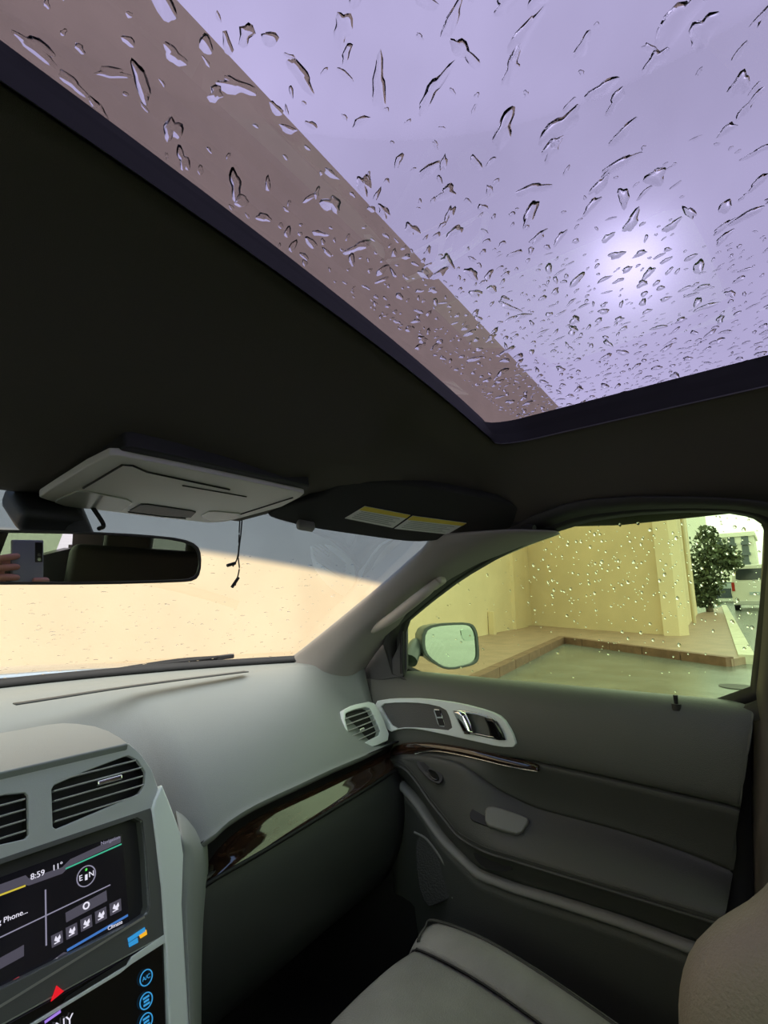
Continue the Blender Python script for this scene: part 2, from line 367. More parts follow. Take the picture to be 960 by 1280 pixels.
# ---- parked blue car further off, low wall, far block
c0 = at(904, 716, x=44); zg2 = GS * 44
car = thing('car', 'small dark blue car far off beside the green tree', 'car', (44, c0[1], zg2))
cp = [(-.85, .3), (-.85, .85), (-.6, .95), (-.5, 1.45), (.5, 1.45), (.6, .95), (.85, .85), (.85, .3)]
v = [V(44, c0[1] + y, zg2 + z) for y, z in cp] + [V(47.6, c0[1] + y, zg2 + z) for y, z in cp]; n = len(cp)
mk('body', v, [tuple(range(n)), tuple(range(n, 2 * n))] + [(i, (i + 1) % n, n + (i + 1) % n, n + i) for i in range(n)], mat('car_blue', (.05, .065, .08), .25), car, bevel=.05)
plate('rear_window', [V(43.98, c0[1] - .5, zg2 + 1.0), V(43.98, c0[1] + .5, zg2 + 1.0), V(43.98, c0[1] + .44, zg2 + 1.38), V(43.98, c0[1] - .44, zg2 + 1.38)], [], (-1, 0, 0), .02, mat('car_glass', (.35, .40, .40), .1), car)
for s in (-1, 1): box('wheel', (44.5, c0[1] + s * .7 - .1, zg2), (45.1, c0[1] + s * .7 + .1, zg2 + .6), BLACK, car, bevel=.1)
FX = 75.0
fb = thing('apartment_block', 'pale distant apartment block with dark arched windows', 'building', (FX, at(920, 700, x=FX)[1], GS * FX))
y0, y1 = at(884, 690, x=FX)[1], at(944, 690, x=FX)[1]; zt = at(920, 666, x=FX)[2]
FWM = mat('far_render', (.80, .78, .66), .9)
box('wall', (FX, y1, GS * FX - .5), (FX + 8, y0, zt), FWM, fb); box('cornice', (FX - .3, y1 - .2, zt - .5), (FX + 8.2, y0 + .2, zt), FWM, fb)
FWIN = mat('far_window', (.10, .12, .13), .3)
for px, py in ((898, 676), (914, 676), (931, 674), (932, 687), (932, 699), (915, 689), (899, 689)):
    c = at(px, py, x=FX); hw, hh = .30 * 1.0, .60
    hw, hh = .36, .62
    ring = [c + V(-.05, -hw, -hh), c + V(-.05, hw, -hh)] + [c + V(-.05, hw * math.cos(t), hh * .5 + hw * math.sin(t)) for t in np.linspace(0, math.pi, 7)]
    wn = plate('window', ring, [], (-1, 0, 0), .06, FWIN, fb)
    box('balcony', c + V(-.35, -hw * 1.3, -hh - .08), c + V(-.02, hw * 1.3, -hh + .25), FWIN, fb)
a2 = at(872, 655, x=60); box('tower_block', (60, a2[1] - .2, 0), (66, a2[1] + 3.5, at(872, 640, x=60)[2] + 2), FWM, label='pale slender block rising behind the cream building', category='building')

# ---- own car: bonnet, cowl, wiper
HOOD = mat('bonnet_paint', (.33, .40, .47), .12, metal=.5, coat=.6)
rows = []
for y, z in ((1.46, 1.232), (1.75, 1.228), (2.05, 1.19), (2.3, 1.10)):
    rows.append([V(x, y - .35 * (x + .04) ** 2, z - .05 * ((x + .04) / .8) ** 2) for x in (-.85, -.45, -.04, .37, .77)])
loft('car_bonnet', rows, HOOD, None, 4, 4, solid=.01, label='wet pale blue bonnet of the car beyond the windscreen', category='bonnet')
def wy(x): return 1.27 - .45 * (x + .04) ** 2
rows = [[V(x, wy(x) + dy, z) for x in np.linspace(-.78, .72, 9)] for dy, z in ((-.03, 1.240), (-.014, 1.252), (-.004, 1.248), (.05, 1.232), (.12, 1.215), (.22, 1.20))]
loft('trim_1', rows, BLACK, None, 3, 2, solid=.006, label='black cowl strip under the windscreen', category='trim', kind='structure')
wip = thing('wiper', 'black windscreen wiper resting at the base of the windscreen', 'wiper', tuple(at(205, 834, y=1.3)))
wa, wb = at(120, 842, y=1.33), at(290, 820, y=1.21)
tube('arm', [wa + V(-.1, .02, -.01), lerp(wa, wb, .5) + V(0, .012, .004), lerp(wa, wb, .9)], .006, BLACK, wip, 8)
tube('blade', [wa, lerp(wa, wb, .4) + V(0, 0, .002), wb], .0045, BLACK, wip, 8)
obox('tip_cap', lerp(wa, wb, .94), [unit(wb - wa), V(0, 1, 0), V(0, 0, 1)], (.022, .008, .006), DARK, wip, bevel=.003)

# ================================================================== CABIN SHELL
# ---- headliner with the sunroof opening
CX0 = -.04
def yfront(x): return .765 - .45 * (x - CX0) ** 2
YS = [(-2.0, 1.64), (-1.0, 1.69), (-.1, 1.705), (.33, 1.700), (.40, 1.678), (.48, 1.632), (.56, 1.590), (.65, 1.562), (.77, 1.545)]
def prof_z(y):
    for (a, za), (b, zb) in zip(YS, YS[1:]):
        if y <= b: return za + (zb - za) * (y - a) / (b - a)
    return YS[-1][1]
_ys = np.linspace(-2, .8, 281); _pz = np.array([prof_z(y) for y in _ys])
_k = np.exp(-np.linspace(-2, 2, 13) ** 2); _k /= _k.sum(); _pzs = np.convolve(np.pad(_pz, 6, mode='edge'), _k, 'valid')
def head_z(x, y):
    yy = y + (.765 - yfront(x)) * sstep(y, .3, .6)
    z = float(np.interp(yy, _ys, _pzs))
    ax = abs(x - CX0)
    z -= .02 * (ax / .5) ** 2
    z -= .116 * sstep(ax, .50, .76) * (1 - .75 * sstep(y, .25, .6))
    z += .045 * sstep(x, .20, .26) * sstep(y, .36, .46)          # recess the passenger visor folds into
    z += .022 * sstep(-x, .29, .34) * sstep(y, .40, .46)
    return z
LIP = rnd([V(-.60, .335, 0), V(.475, .365, 0), V(.475, -1.0, 0), V(-.60, -1.0, 0)], 1, .04)
def lipring(grow=0.):
    c0, c1, c2, c3 = -.60 - grow, .490 + grow, -.62 - grow, .0
    fy = lambda x: .318 + .045 * (x + .28) / .7 + grow
    pts = []
    r = .06
    for i in range(15): 
        x = c0 + r + (c1 - c0 - 2 * r) * i / 14; pts.append((x, fy(x)))
    for a in np.linspace(math.pi / 2, 0, 7)[1:]: pts.append((c1 - r + r * math.cos(a), fy(c1) - r + r * math.sin(a)))
    for i in range(1, 14): pts.append((c1, fy(c1) - r + (c2 - fy(c1) + 2 * r) * i / 14))
    for a in np.linspace(0, -math.pi / 2, 7): pts.append((c1 - r + r * math.cos(a), c2 + r + r * math.sin(a)))
    for i in range(1, 14): pts.append((c1 - r + (c0 - c1 + 2 * r) * i / 14, c2))
    for a in np.linspace(-math.pi / 2, -math.pi, 7): pts.append((c0 + r + r * math.cos(a), c2 + r + r * math.sin(a)))
    for i in range(1, 14): pts.append((c0, c2 + r + (fy(c0) - c2 - 2 * r) * i / 14))
    for a in np.linspace(math.pi, math.pi / 2, 7)[:-1]: pts.append((c0 + r + r * math.cos(a), fy(c0) - r + r * math.sin(a)))
    return pts
lp = lipring()
# headliner: rings growing from the lip to the outer boundary
OUTX = .735
def outer_pt(q):
    c = np.array([-.055, -.15]); d = np.array(q) - c
    # march outwards to the roof boundary
    s = 1.0
    while True:
        p = c + d * s
        if p[0] > OUTX - .02 or p[0] < -OUTX - .08 or p[1] > yfront(p[0]) or p[1] < -1.9: return p
        s += .004
verts, faces = [], []; NL = len(lp); NRG = 26
for k in range(NRG + 1):
    t = k / NRG
    for q in lp:
        o = outer_pt(q); p = lerp(q, o, t); verts.append(V(p[0], p[1], head_z(p[0], p[1])))
for k in range(NRG):
    for i in range(NL): faces.append((k * NL + i, k * NL + (i + 1) % NL, (k + 1) * NL + (i + 1) % NL, (k + 1) * NL + i))
mk('ceiling', verts, faces, HEAD, angle=70, solid=.004, label='black cloth headliner around the sunroof opening', category='headliner', kind='structure')
# ---- sunroof
roof = thing('sunroof', 'wide rain-covered sunroof with purple tinted glass', 'sunroof', (0, 0, 1.70))
def rwall(name, g0, g1, dz0, dz1, mt):
    r0, r1 = lipring(g0), lipring(g1); n = len(r0)
    v = [V(x, y, head_z(*lp[i]) + dz0) for i, (x, y) in enumerate(r0)] + [V(x, y, head_z(*lp[i]) + dz1) for i, (x, y) in enumerate(r1)]
    return mk(name, v, [(i, (i + 1) % n, n + (i + 1) % n, n + i) for i in range(n)], mt, roof, angle=50)
RUB = mat('sunroof_frame_black', (.007, .007, .009), .6, spec=.25)
v = []
lpn = lipring(-.004)
rwall('lip_bead', -.006, .001, -.003, .002, mat('lip_edge', (.05, .05, .05), .4))
rwall('opening_wall', -.001, .001, .0, .018, RUB)
LEDG = mat('sunroof_ledge', (.03, .03, .042), .5)
rwall('ledge', .001, .012, .018, .019, LEDG)
rwall('rail', .012, .013, .019, .034, RUB)
rwall('upper_ledge', .013, .022, .034, .035, LEDG)
rwall('seal', .022, .024, .035, .052, RUB)
ZG = 1.752
gr = lipring(.045)
gz = lambda x, y: ZG - .02 * ((x - CX0) / .5) ** 2
# gently crowned glass panel
verts = []; K = 10; gc = np.array([-.055, -.15])
for k in range(1, K + 1):
    for (x, y) in gr:
        p = lerp(gc, (x, y), k / K); verts.append(V(p[0], p[1], gz(*p)))
verts.append(V(*gc, gz(*gc))); n = len(gr); faces = [(i, (i + 1) % n, len(verts) - 1) for i in range(n)]
for k in range(K - 1):
    for i in range(n): faces.append((k * n + i, k * n + (i + 1) % n, (k + 1) * n + (i + 1) % n, (k + 1) * n + i))
glassR = mk('glass_panel', verts, faces, G_ROOF, roof, label='purple tinted glass panel')
# roof skin outside, around the glass
verts, faces = [], []
for k, t in enumerate((0, .5, 1)):
    for q, o0 in zip(gr, lp):
        o = outer_pt(o0); p = lerp(q, (o[0] * 1.0, o[1]), t); verts.append(V(p[0], p[1], max(head_z(p[0], p[1]) + .03, gz(*q) * (1 - t) + t * (head_z(p[0], p[1]) + .03))))
for k in range(2):
    for i in range(n): faces.append((k * n + i, k * n + (i + 1) % n, (k + 1) * n + (i + 1) % n, (k + 1) * n + i))
mk('trim_2', verts, faces, BLACK, label='dark painted roof skin around the sunroof glass', category='roof', kind='structure')
# rain on the sunroof
rr = random.Random(5)
def gpix(px, py):
    p = at(px, py, z=ZG)
    for _ in range(4): p = at(px, py, z=gz(p[0], p[1]))
    return p
gridcell = {}
def free(p, r):
    cx, cy = int(p[0] / .03), int(p[1] / .03)
    for i in range(-2, 3):
        for j in range(-2, 3):
            for q, s in gridcell.get((cx + i, cy + j), []):
                if (p[0] - q[0]) ** 2 + (p[1] - q[1]) ** 2 < (r + s) ** 2: return False
    gridcell.setdefault((cx, cy), []).append((p, r)); return True
drops = []
def adddrop(p, ru, rv, rot, h, irr): drops.append((p, ru, rv, rot, h, irr))
hand = [((295, 112), .013, .006, 2.6), ((455, 235), .012, .006, .5), ((700, 165), .020, .009, 1.1), ((690, 190), .012, .006, .9), ((850, 30), .022, .008, .9), ((880, 45), .014, .007, .2), ((655, 50), .018, .005, 1.0), ((640, 90), .012, .005, .8), ((820, 80), .009, .006, .8), ((770, 130), .010, .0045, .8), ((925, 110), .010, .006, .5), ((750, 235), .012, .005, .8), ((780, 250), .012, .005, .2), ((820, 225), .012, .007, .3), ((700, 300), .010, .004, .8), ((760, 300), .009, .004, .8), ((840, 285), .010, .005, .7), ((905, 300), .010, .005, .6), ((140, 95), .012, .0035, -.9), ((480, 268), .009, .005, .2), ((345, 140), .006, .004, .5), ((360, 165), .006, .004, 2.4), ((515, 290), .010, .006, .3), ((560, 330), .012, .006, .3), ((590, 345), .012, .006, .2), ((530, 345), .010, .005, .1), ((790, 280), .014, .006, .4), ((810, 345), .012, .005, .5), ((740, 260), .010, .005, .9), ((950, 230), .010, .005, .9)]
for (px, py), ru, rv, rot in hand:
    p = gpix(px, py); free(p, (ru + rv) / 2.5); adddrop(p, ru, rv, rot, rv * .34, .36)
for k in range(8200):
    x, y = rr.uniform(-.50, .53), rr.uniform(-.35, .36)
    # rain lies thickest over the passenger's front corner
    dens = .22 + .9 * sstep(x + .9 * y, .12, .55)
    if rr.random() > dens: continue
    s = rr.random(); r = .0016 + .0065 * s ** 2.6
    if x < .15: r *= 1.15
    if not free((x, y), r * 1.25): continue
    el = rr.uniform(1.0, 2.3); adddrop(V(x, y, gz(x, y)), r * el, r / math.sqrt(el), rr.gauss(.75, .55), r * rr.uniform(.25, .45), rr.uniform(.15, .45))
drops.sort(key=lambda d: -d[1] * d[2])
off = V(0, 0, .0025); Jr = Join()
for i, (p, ru, rv, rot, h, irr) in enumerate(drops):
    vv, ff = drop_geo(p + off, V(1, 0, 0), V(0, 1, 0), V(0, 0, 1), ru, rv, rot, h, irr, 20 if i < 280 else 10, rr)
    if i < 280: mk('water_drop', vv, ff, WATER, glassR, angle=50)
    else: Jr.add(vv, ff)
mk('fine_raindrops', Jr.v, Jr.f, WATER, glassR, angle=50, kind='stuff')

# ---- windscreen
WB = lambda x: V(x, wy(x), 1.238)
WT = lambda x: V(x, yfront(x) + .02, 1.556 - .06 * (x - CX0) ** 2)
rows = []
for t in np.linspace(0, 1.12, 10):
    rows.append([lerp(WB(x * (1 - .10 * t)), WT(x * (1 - .10 * t)), t) + V(0, .02, .01) * math.sin(math.pi * min(t, 1)) * .6 for x in np.linspace(-.74, .70, 15)])
ws = loft('window_1', rows, G_WIND, None, 2, 2, label='rain-specked windscreen with a blue shade band along its top', category='windscreen', kind='structure')
Jw = Join(); rw = random.Random(3)
for k in range(620):
    t, s = rw.uniform(.03, .80), rw.uniform(0.05, 1)
    x = -.5 + s * 1.13; xx = x * (1 - .10 * t); p = lerp(WB(xx), WT(xx), t) + V(0, .02, .01) * math.sin(math.pi * t) * .6
    u = V(1, 0, 0); vv_ = unit(WT(xx) - WB(xx)); nn = unit(np.cross(u, vv_)); nn = nn * (1 if nn[2] > 0 else -1)
    r = .0011 + .0014 * rw.random() ** 3
    vv, ff = drop_geo(p + nn * .003, u, vv_, nn, r * rw.uniform(1, 3.5), r * .8, rw.gauss(0, .15), r * .7, .2, 8, rw); Jw.add(vv, ff)
mk('raindrops', Jw.v, Jw.f, WATER, ws, angle=50, kind='stuff')
# ---- A pillar trim between windscreen and door frame
W0, W1 = WB(.655), WT(.60)
edgeW = [(352, 832, .60), (372, 820, .615), (420, 782, .605), (480, 733, .59), (520, 698, .575), (538, 682, .56), (548, 668, .555)]
edgeD = [(428, 868, .70), (442, 838, .70), (470, 800, .695), (520, 752, .685), (580, 712, .675), (640, 683, .665), (690, 664, .655)]
rowA = [at(px, py, x=x) for px, py, x in edgeW]; rowD = [at(px, py, x=x) for px, py, x in edgeD]
mid1 = [lerp(a, b, .30) + V(-.020, -.022, 0) for a, b in zip(rowA, rowD)]; mid2 = [lerp(a, b, .65) + V(-.03, -.018, 0) for a, b in zip(rowA, rowD)]
back0 = [p + V(.02, .03, 0) for p in rowA]; back1 = [p + V(.045, .0, 0) for p in rowD]
loft('trim_3', [back0, rowA, mid1, mid2, rowD, back1], PILLAR, None, 4, 5, solid=.004, label='grey plastic trim on the passenger windscreen pillar', category='pillar trim', kind='structure')
gh = thing('grab_handle', 'pale grab handle fixed along the windscreen pillar', 'grab handle', tuple(at(465, 788, x=.635)))
HND = mat('handle_beige_grey', (.48, .44, .39), .5, bump=.2, bscale=800)
h0, h1, h2, h3 = at(466, 787, x=.655), at(485, 772, x=.625), at(520, 745, x=.61), at(546, 728, x=.635)
tube('grip', [h0, h1 + V(0, -.012, 0), h2 + V(0, -.012, 0), h3], lambda t: .0095 + .003 * math.sin(math.pi * t), HND, gh, 12)
for p in (h0, h3): obox('mount', p + V(.012, .008, 0), [unit(h3 - h0), V(1, 0, 0), np.cross(unit(h3 - h0), V(1, 0, 0))], (.022, .014, .011), HND, gh, bevel=.008)

# ---- passenger window opening: seal, glass
GT0, GT1 = V(.80, 0, 1.205), V(.675, 0, 1.56)             # tumblehome of the side glass
GN = unit(np.cross(V(0, 1, 0), GT1 - GT0)); GN = GN if GN[0] < 0 else -GN
wpx = [(508, 842), (508, 779), (540, 752), (580, 722), (630, 693), (680, 669), (730, 652), (790, 643), (850, 639), (905, 639), (940, 645), (956, 656), (957, 690), (950, 760), (936, 880), (720, 862)]
door = thing('door_1', 'grey front passenger door with rainy window and wood strip', 'car door', (.77, .4, .5), kind='structure')
gw = rnd([onp(px, py, GT0, GN) for px, py in wpx], 1, .2)
cen = np.mean(gw, axis=0)
def offs(ring, k): return [p + unit(p - cen) * k for p in ring]
glassS = plate('window_glass', offs(gw, .03), [], GN, .001, G_SIDE, door, label='rain-dotted side window')
sealo = offs(gw, .028); sealo = [p - GN * 0 for p in sealo]
FRM = mat('door_frame_black', (.016, .016, .016), .55)
def ringband(name, inner, outer, mt, parent):
    n = len(inner); return mk(name, list(inner) + list(outer), [(i, (i + 1) % n, n + (i + 1) % n, n + i) for i in range(n)], mt, parent, solid=.004, angle=50)
in1 = [p + GN * .004 for p in gw]; out1 = [p + GN * .022 + unit(p - cen) * .018 for p in gw]
ringband('window_seal', in1, out1, FRM, door)
out2 = [p + GN * .045 + unit(p - cen) * (.05 if p[2] > 1.24 else .02) for p in gw]
ringband('window_frame', out1, out2, mat('frame_trim', (.035, .034, .033), .6), door)
# raindrops on the side glass
Js = Join(); rs = random.Random(11); gu = V(0, -1, 0); gv = unit(GT1 - GT0)
def inpoly(px, py, poly):
    r = False; j = len(poly) - 1
    for i in range(len(poly)):
        xi, yi = poly[i]; xj, yj = poly[j]
        if (yi > py) != (yj > py) and px < (xj - xi) * (py - yi) / (yj - yi) + xi: r = not r
        j = i
    return r
gy = [p[1] for p in gw]; gzz = [p[2] for p in gw]; gpoly = [(p[1], p[2]) for p in gw]
for k in range(2600):
    y, z = rs.uniform(min(gy), max(gy)), rs.uniform(min(gzz), max(gzz))
    if not inpoly(y, z, gpoly): continue
    d = sstep(z, 1.26, 1.45) * (.25 + .75 * sstep(-y, -.50, -.28))
    if rs.random() > .05 + .55 * d: continue
    t = (z - GT0[2]) / (GT1[2] - GT0[2]); p = V(GT0[0] + (GT1[0] - GT0[0]) * t, y, z) - GN * .004
    r = .0010 + .0022 * rs.random() ** 2.5
    vv, ff = drop_geo(p, gu, gv, -GN, r, r * rs.uniform(.9, 1.4), 0, r * .75, .15, 8, rs); Js.add(vv, ff)
mk('raindrops', Js.v, Js.f, WATER, glassS, angle=50, kind='stuff')

# ---- door panel: profile lines along the door
def ip(y, pts): return float(np.interp(y, [p[0] for p in pts], [p[1] for p in pts]))
ycol = [-.02, .05, .12, .2, .3, .4, .46, .50, .54, .58, .62, .66, .70, .74, .78, .83]
zsill = lambda y: 1.213
zcr = lambda y: ip(y, [(0, 1.046), (.3, 1.056), (.45, 1.060), (.61, 1.052), (.72, 1.040), (.79, 1.028), (.9, 1.0)])
zrd = lambda y: ip(y, [(0, .93), (.13, .940), (.22, .953), (.34, .960), (.45, .958), (.52, .975), (.58, 1.010), (.63, 1.030), (.72, 1.030), (.79, 1.019), (.9, .99)])
zst = lambda y: ip(y, [(0, .900), (.13, .899), (.28, .897), (.43, .894), (.56, .892), (.62, .905), (.70, .952), (.76, 1.000), (.80, 1.012), (.9, .985)])
zpk = lambda y: ip(y, [(0, .832), (.15, .832), (.32, .834), (.50, .826), (.58, .828), (.68, .868), (.76, .935), (.84, .975)])
yrear = lambda z: ip(z, [(.5, .21), (.82, .157), (.924, .132), (1.055, .10), (1.2, .067), (1.25, .06)])
def dloft(name, rows, *a, **k): return loft(name, [[V(p[0], max(p[1], yrear(p[2])), p[2]) for p in r] for r in rows], *a, **k)
def row(zf, dx, dz=0): return [V(dx(y) if callable(dx) else dx, y, zf(y) + dz) for y in ycol]
fr = lambda y: sstep(y, .55, .78)
arm = lambda y: .692 + .03 * fr(y)
rec = lambda y: .762 - .03 * sstep(y, .46, .60)
# upper panel
ycol0 = ycol; ycol = ycol0 + [.88, .93, .97]
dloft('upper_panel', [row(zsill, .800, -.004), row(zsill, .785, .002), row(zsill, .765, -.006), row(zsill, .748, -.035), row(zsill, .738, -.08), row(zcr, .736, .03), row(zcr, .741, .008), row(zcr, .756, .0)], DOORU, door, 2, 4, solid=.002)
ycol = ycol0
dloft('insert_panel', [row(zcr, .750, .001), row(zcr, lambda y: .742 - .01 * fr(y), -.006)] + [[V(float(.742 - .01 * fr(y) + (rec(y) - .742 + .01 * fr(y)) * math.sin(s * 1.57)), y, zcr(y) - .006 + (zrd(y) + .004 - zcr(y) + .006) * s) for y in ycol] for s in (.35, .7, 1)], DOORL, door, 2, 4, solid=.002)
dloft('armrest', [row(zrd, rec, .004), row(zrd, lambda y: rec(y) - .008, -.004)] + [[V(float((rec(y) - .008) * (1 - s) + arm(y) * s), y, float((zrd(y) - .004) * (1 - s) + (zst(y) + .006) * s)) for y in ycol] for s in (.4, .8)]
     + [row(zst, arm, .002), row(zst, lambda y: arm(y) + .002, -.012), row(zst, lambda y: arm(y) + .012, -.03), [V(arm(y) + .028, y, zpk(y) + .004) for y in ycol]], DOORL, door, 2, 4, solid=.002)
ycol = [max(y, .14) for y in ycol0[2:]]
tube('stitching', [V(arm(y) - .0005, y, zst(y) - .001) for y in ycol], .0016, STITCH, door, 6, 3)
tube('piping', [V(arm(y) - .001, y, zst(y) - .010) for y in ycol], .0028, DOORL, door, 6, 3)
ycol = ycol0
PKT = mat('pocket_lip', (.22, .225, .205), .45, bump=.3, bscale=700)
xl = lambda y: .705 + .02 * fr(y)
dloft('pocket_lip', [[V(xl(y) + .03, y, zpk(y) + .002) for y in ycol], [V(xl(y) + .008, y, zpk(y) + .004) for y in ycol], [V(xl(y), y, zpk(y) - .002) for y in ycol], [V(xl(y), y, zpk(y) - .009) for y in ycol], [V(xl(y) + .012, y, zpk(y) - .014) for y in ycol]], PKT, door, 2, 3, solid=.002)
zb = lambda y: .50
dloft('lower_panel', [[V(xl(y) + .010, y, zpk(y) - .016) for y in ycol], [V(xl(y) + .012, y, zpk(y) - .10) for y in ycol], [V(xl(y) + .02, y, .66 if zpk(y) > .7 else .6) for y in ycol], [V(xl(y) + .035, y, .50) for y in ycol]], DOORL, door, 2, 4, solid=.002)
# pocket opening cut, speaker grille
dk = [onp(px, py, V(.699, .55, .85), unit(V(-1, 0, .15))) for px, py in ((590, 1062), (612, 1066), (640, 1080), (640, 1090), (612, 1088), (596, 1078))]
plate('pocket_opening', rnd(dk, 1), [], (-1, 0, .15), .004, BLACK, door)
pl = [onp(px, py, V(.696, .55, .85), unit(V(-1, 0, .15))) for px, py in ((602, 1064), (622, 1068), (642, 1080), (640, 1083), (620, 1073), (604, 1069))]
plate('pocket_edge', pl, [], (-1, 0, .15), .004, PKT, door, bevel=.001)
spn = unit(V(-1, -.25, .1)); sp = [onp(px, py, V(.722, .70, .80), spn) for px, py in ((518, 1040), (535, 1050), (556, 1080), (570, 1108), (566, 1122), (545, 1132), (532, 1136), (520, 1100))]
plate('speaker_grille', rnd(sp, 1), [], spn, .012, mat('grille_dark', (.05, .052, .05), .6, bump=.9, bscale=260), door, bevel=.004)
tube('grille_rim', [q_ + spn * .002 for q_ in (sp[0], sp[1], sp[2], sp[3], sp[4])], .0028, PKT, door, 8, 4)
# silver surround on the upper panel
TN = unit(V(-1, 0, .05)); T0 = V(.728, .65, 1.12)
def dp(px, py, o=0.): return onp(px, py, T0 + TN * o, TN)
so = [dp(*p) for p in ((466, 877), (490, 873), (530, 873), (575, 879), (612, 889), (628, 897), (640, 915), (646, 934), (625, 934), (590, 926), (555, 918), (520, 911), (500, 911), (486, 916), (478, 898))]
h1_ = [dp(*p) for p in ((474, 880), (500, 878), (530, 879), (556, 885), (562, 897), (566, 914), (540, 911), (510, 909), (492, 911), (482, 895))]
h2_ = [dp(*p) for p in ((567, 887), (590, 889), (615, 896), (624, 905), (632, 924), (618, 924), (595, 919), (580, 916), (573, 902))]
plate('handle_surround', rnd(so, 1, .22), [rnd(h1_, 1, .25), rnd(h2_, 1, .25)], TN, .010, SILVER, door, bevel=.0015)
plate('tweeter_panel', [p - TN * .005 for p in rnd(h1_, 1, .25)], [], TN, .004, mat('tweeter_grey', (.10, .10, .097), .55, bump=.5, bscale=600), door)
plate('handle_recess', [p - TN * .009 for p in rnd(h2_, 1, .25)], [], TN, .004, GLOSS, door)
sb = [dp(px, py, -.003) for px, py in ((541, 886), (550, 887), (557, 909), (548, 908))]
sw = plate('lock_switch', rnd(sb, 1, .15), [], TN, .004, CHROME, door, bevel=.001)
for a, b in (((543, 888), (552, 896)), ((546, 898), (555, 907))):
    q = [dp(px, py, -.0015) for px, py in ((a[0], a[1]), (b[0] - 2, a[1]), (b[0], b[1]), (a[0] + 3, b[1]))]; plate('rocker', q, [], TN, .003, BLACK, sw)
# inner release handle: chrome bezel ring and curved pull
hb = rnd(h2_, 1, .25); hc = np.mean(hb, axis=0); hin = [lerp(hc, p, .80) for p in hb]
plate('handle_bezel', [p + TN * .002 for p in hb], [[p + TN * .002 for p in hin]], TN, .009, CHROME, door, bevel=.001)
pull = [[dp(px, py, o) for px, py, o in r] for r in (((566, 888, .004), (573, 903, .004), (580, 917, .004)), ((573, 889, .009), (580, 904, .009), (587, 918, .009)), ((582, 891, .004), (589, 906, .004), (593, 919, .004)))]
loft('release_pull', pull, CHROME, door, 3, 4, solid=.003)
pull = [[dp(px, py, o) for px, py, o in r] for r in (((606, 897, -.003), (611, 909, -.003), (614, 923, -.003)), ((615, 899, .005), (620, 911, .005), (624, 925, .005)), ((621, 902, .003), (628, 914, .003), (632, 925, .003)))]
loft('release_lever', pull, GLOSS, door, 3, 4, solid=.003)
# wood strip under the surround
wr = [(492, 934, 948), (510, 929, 944), (540, 929, 938), (580, 935, 944), (630, 947, 956), (668, 956, 963), (673, 961, 963)]
rows = [[at(px, t_, x=.733 + .004 * k) for px, t_, b_ in wr] for k in (0,)]
top = [at(px, t_, x=.735) for px, t_, b_ in wr]; bot = [at(px, b_, x=.735) for px, t_, b_ in wr]; midw = [lerp(a, b, .5) + V(-.006, 0, 0) for a, b in zip(top, bot)]
loft('wood_strip', [[p + V(.008, 0, 0) for p in top], top, midw, bot, [p + V(.008, 0, 0) for p in bot]], WOOD, door, 4, 3, solid=.002)
tube('wood_strip_edge', [p + V(-.001, 0, -.001) for p in bot], .0012, CHROME, door, 6, 4)
# window switch
sn = unit(V(-.6, -.15, .75)); sc = at(537, 965, x=.712)
so = [onp(px, py, sc, sn) for px, py in ((519, 950), (530, 948), (553, 966), (554, 976), (545, 981), (524, 963))]
ws_ = plate('switch_plate', rnd(so, 2), [], sn, .006, DARK, door, bevel=.001)
sc2 = [onp(px, py, sc + sn * .004, sn) for px, py in ((533, 961), (542, 962), (549, 970), (547, 976), (538, 972))]
plate('window_switch', rnd(sc2, 1), [], sn, .008, GLOSS, ws_, bevel=.0015)
sc2 = [onp(px, py, sc + sn * .0015, sn) for px, py in ((524, 953), (530, 953), (536, 959), (532, 964))]
plate('switch_recess', sc2, [], sn, .004, BLACK, ws_)
# pull cup
cn_ = unit(V(-.75, -.25, .6)); cc = at(622, 1026, x=.715)
so = [onp(px, py, cc, cn_) for px, py in ((584, 1022), (592, 1006), (610, 1004), (640, 1014), (662, 1022), (662, 1032), (652, 1046), (630, 1040), (600, 1030))]
plate('pull_cup_recess', rnd(so, 2), [], cn_, .012, mat('cup_dark', (.02, .02, .02), .5), door, bevel=.002)
so = [onp(px, py, cc + cn_ * .012, cn_) for px, py in ((606, 1008), (618, 1007), (658, 1020), (662, 1026), (650, 1044), (628, 1038), (606, 1031))]
plate('pull_cup', rnd(so, 1, .2), [], cn_, .028, PKT, door, bevel=.005, bseg=4)
# lock pin
kp = at(846, 886, x=.760) + V(0, 0, .006)
tube('lock_grommet', [kp + V(0, 0, -.008), kp + V(0, 0, .003)], .008, DARK, door, 14, 1); tube('lock_pin', [kp, kp + V(0, 0, .018)], lambda t: .0032 + .001 * t, BLACK, door, 10, 1)
# outer skin, sail panel
SKIN = mat('car_paint_pale', (.42, .46, .48), .2, metal=.4, coat=.5)
loft('outer_skin', [[V(.815, y, 1.20) for y in (-.05, .3, .62, .9)], [V(.88, y, 1.12) for y in (-.05, .3, .62, .9)], [V(.93, y, .9) for y in (-.05, .3, .62, .9)], [V(.90, y, .5) for y in (-.05, .3, .62, .9)]], SKIN, door, 3, 4, solid=.004)
sl = [at(px, py, x=.752) for px, py in ((438, 862), (450, 838), (470, 806), (500, 778), (508, 774), (508, 845), (470, 852))]
plate('sail_panel', rnd(sl, 1, .12), [], (-1, -.1, 0), .012, mat('sail_grey', (.07, .07, .072), .55, bump=.3, bscale=700), door, bevel=.004)
tube('sail_edge', [at(503, 776, x=.748), at(503, 842, x=.748)], .006, BLACK, door, 8, 1)

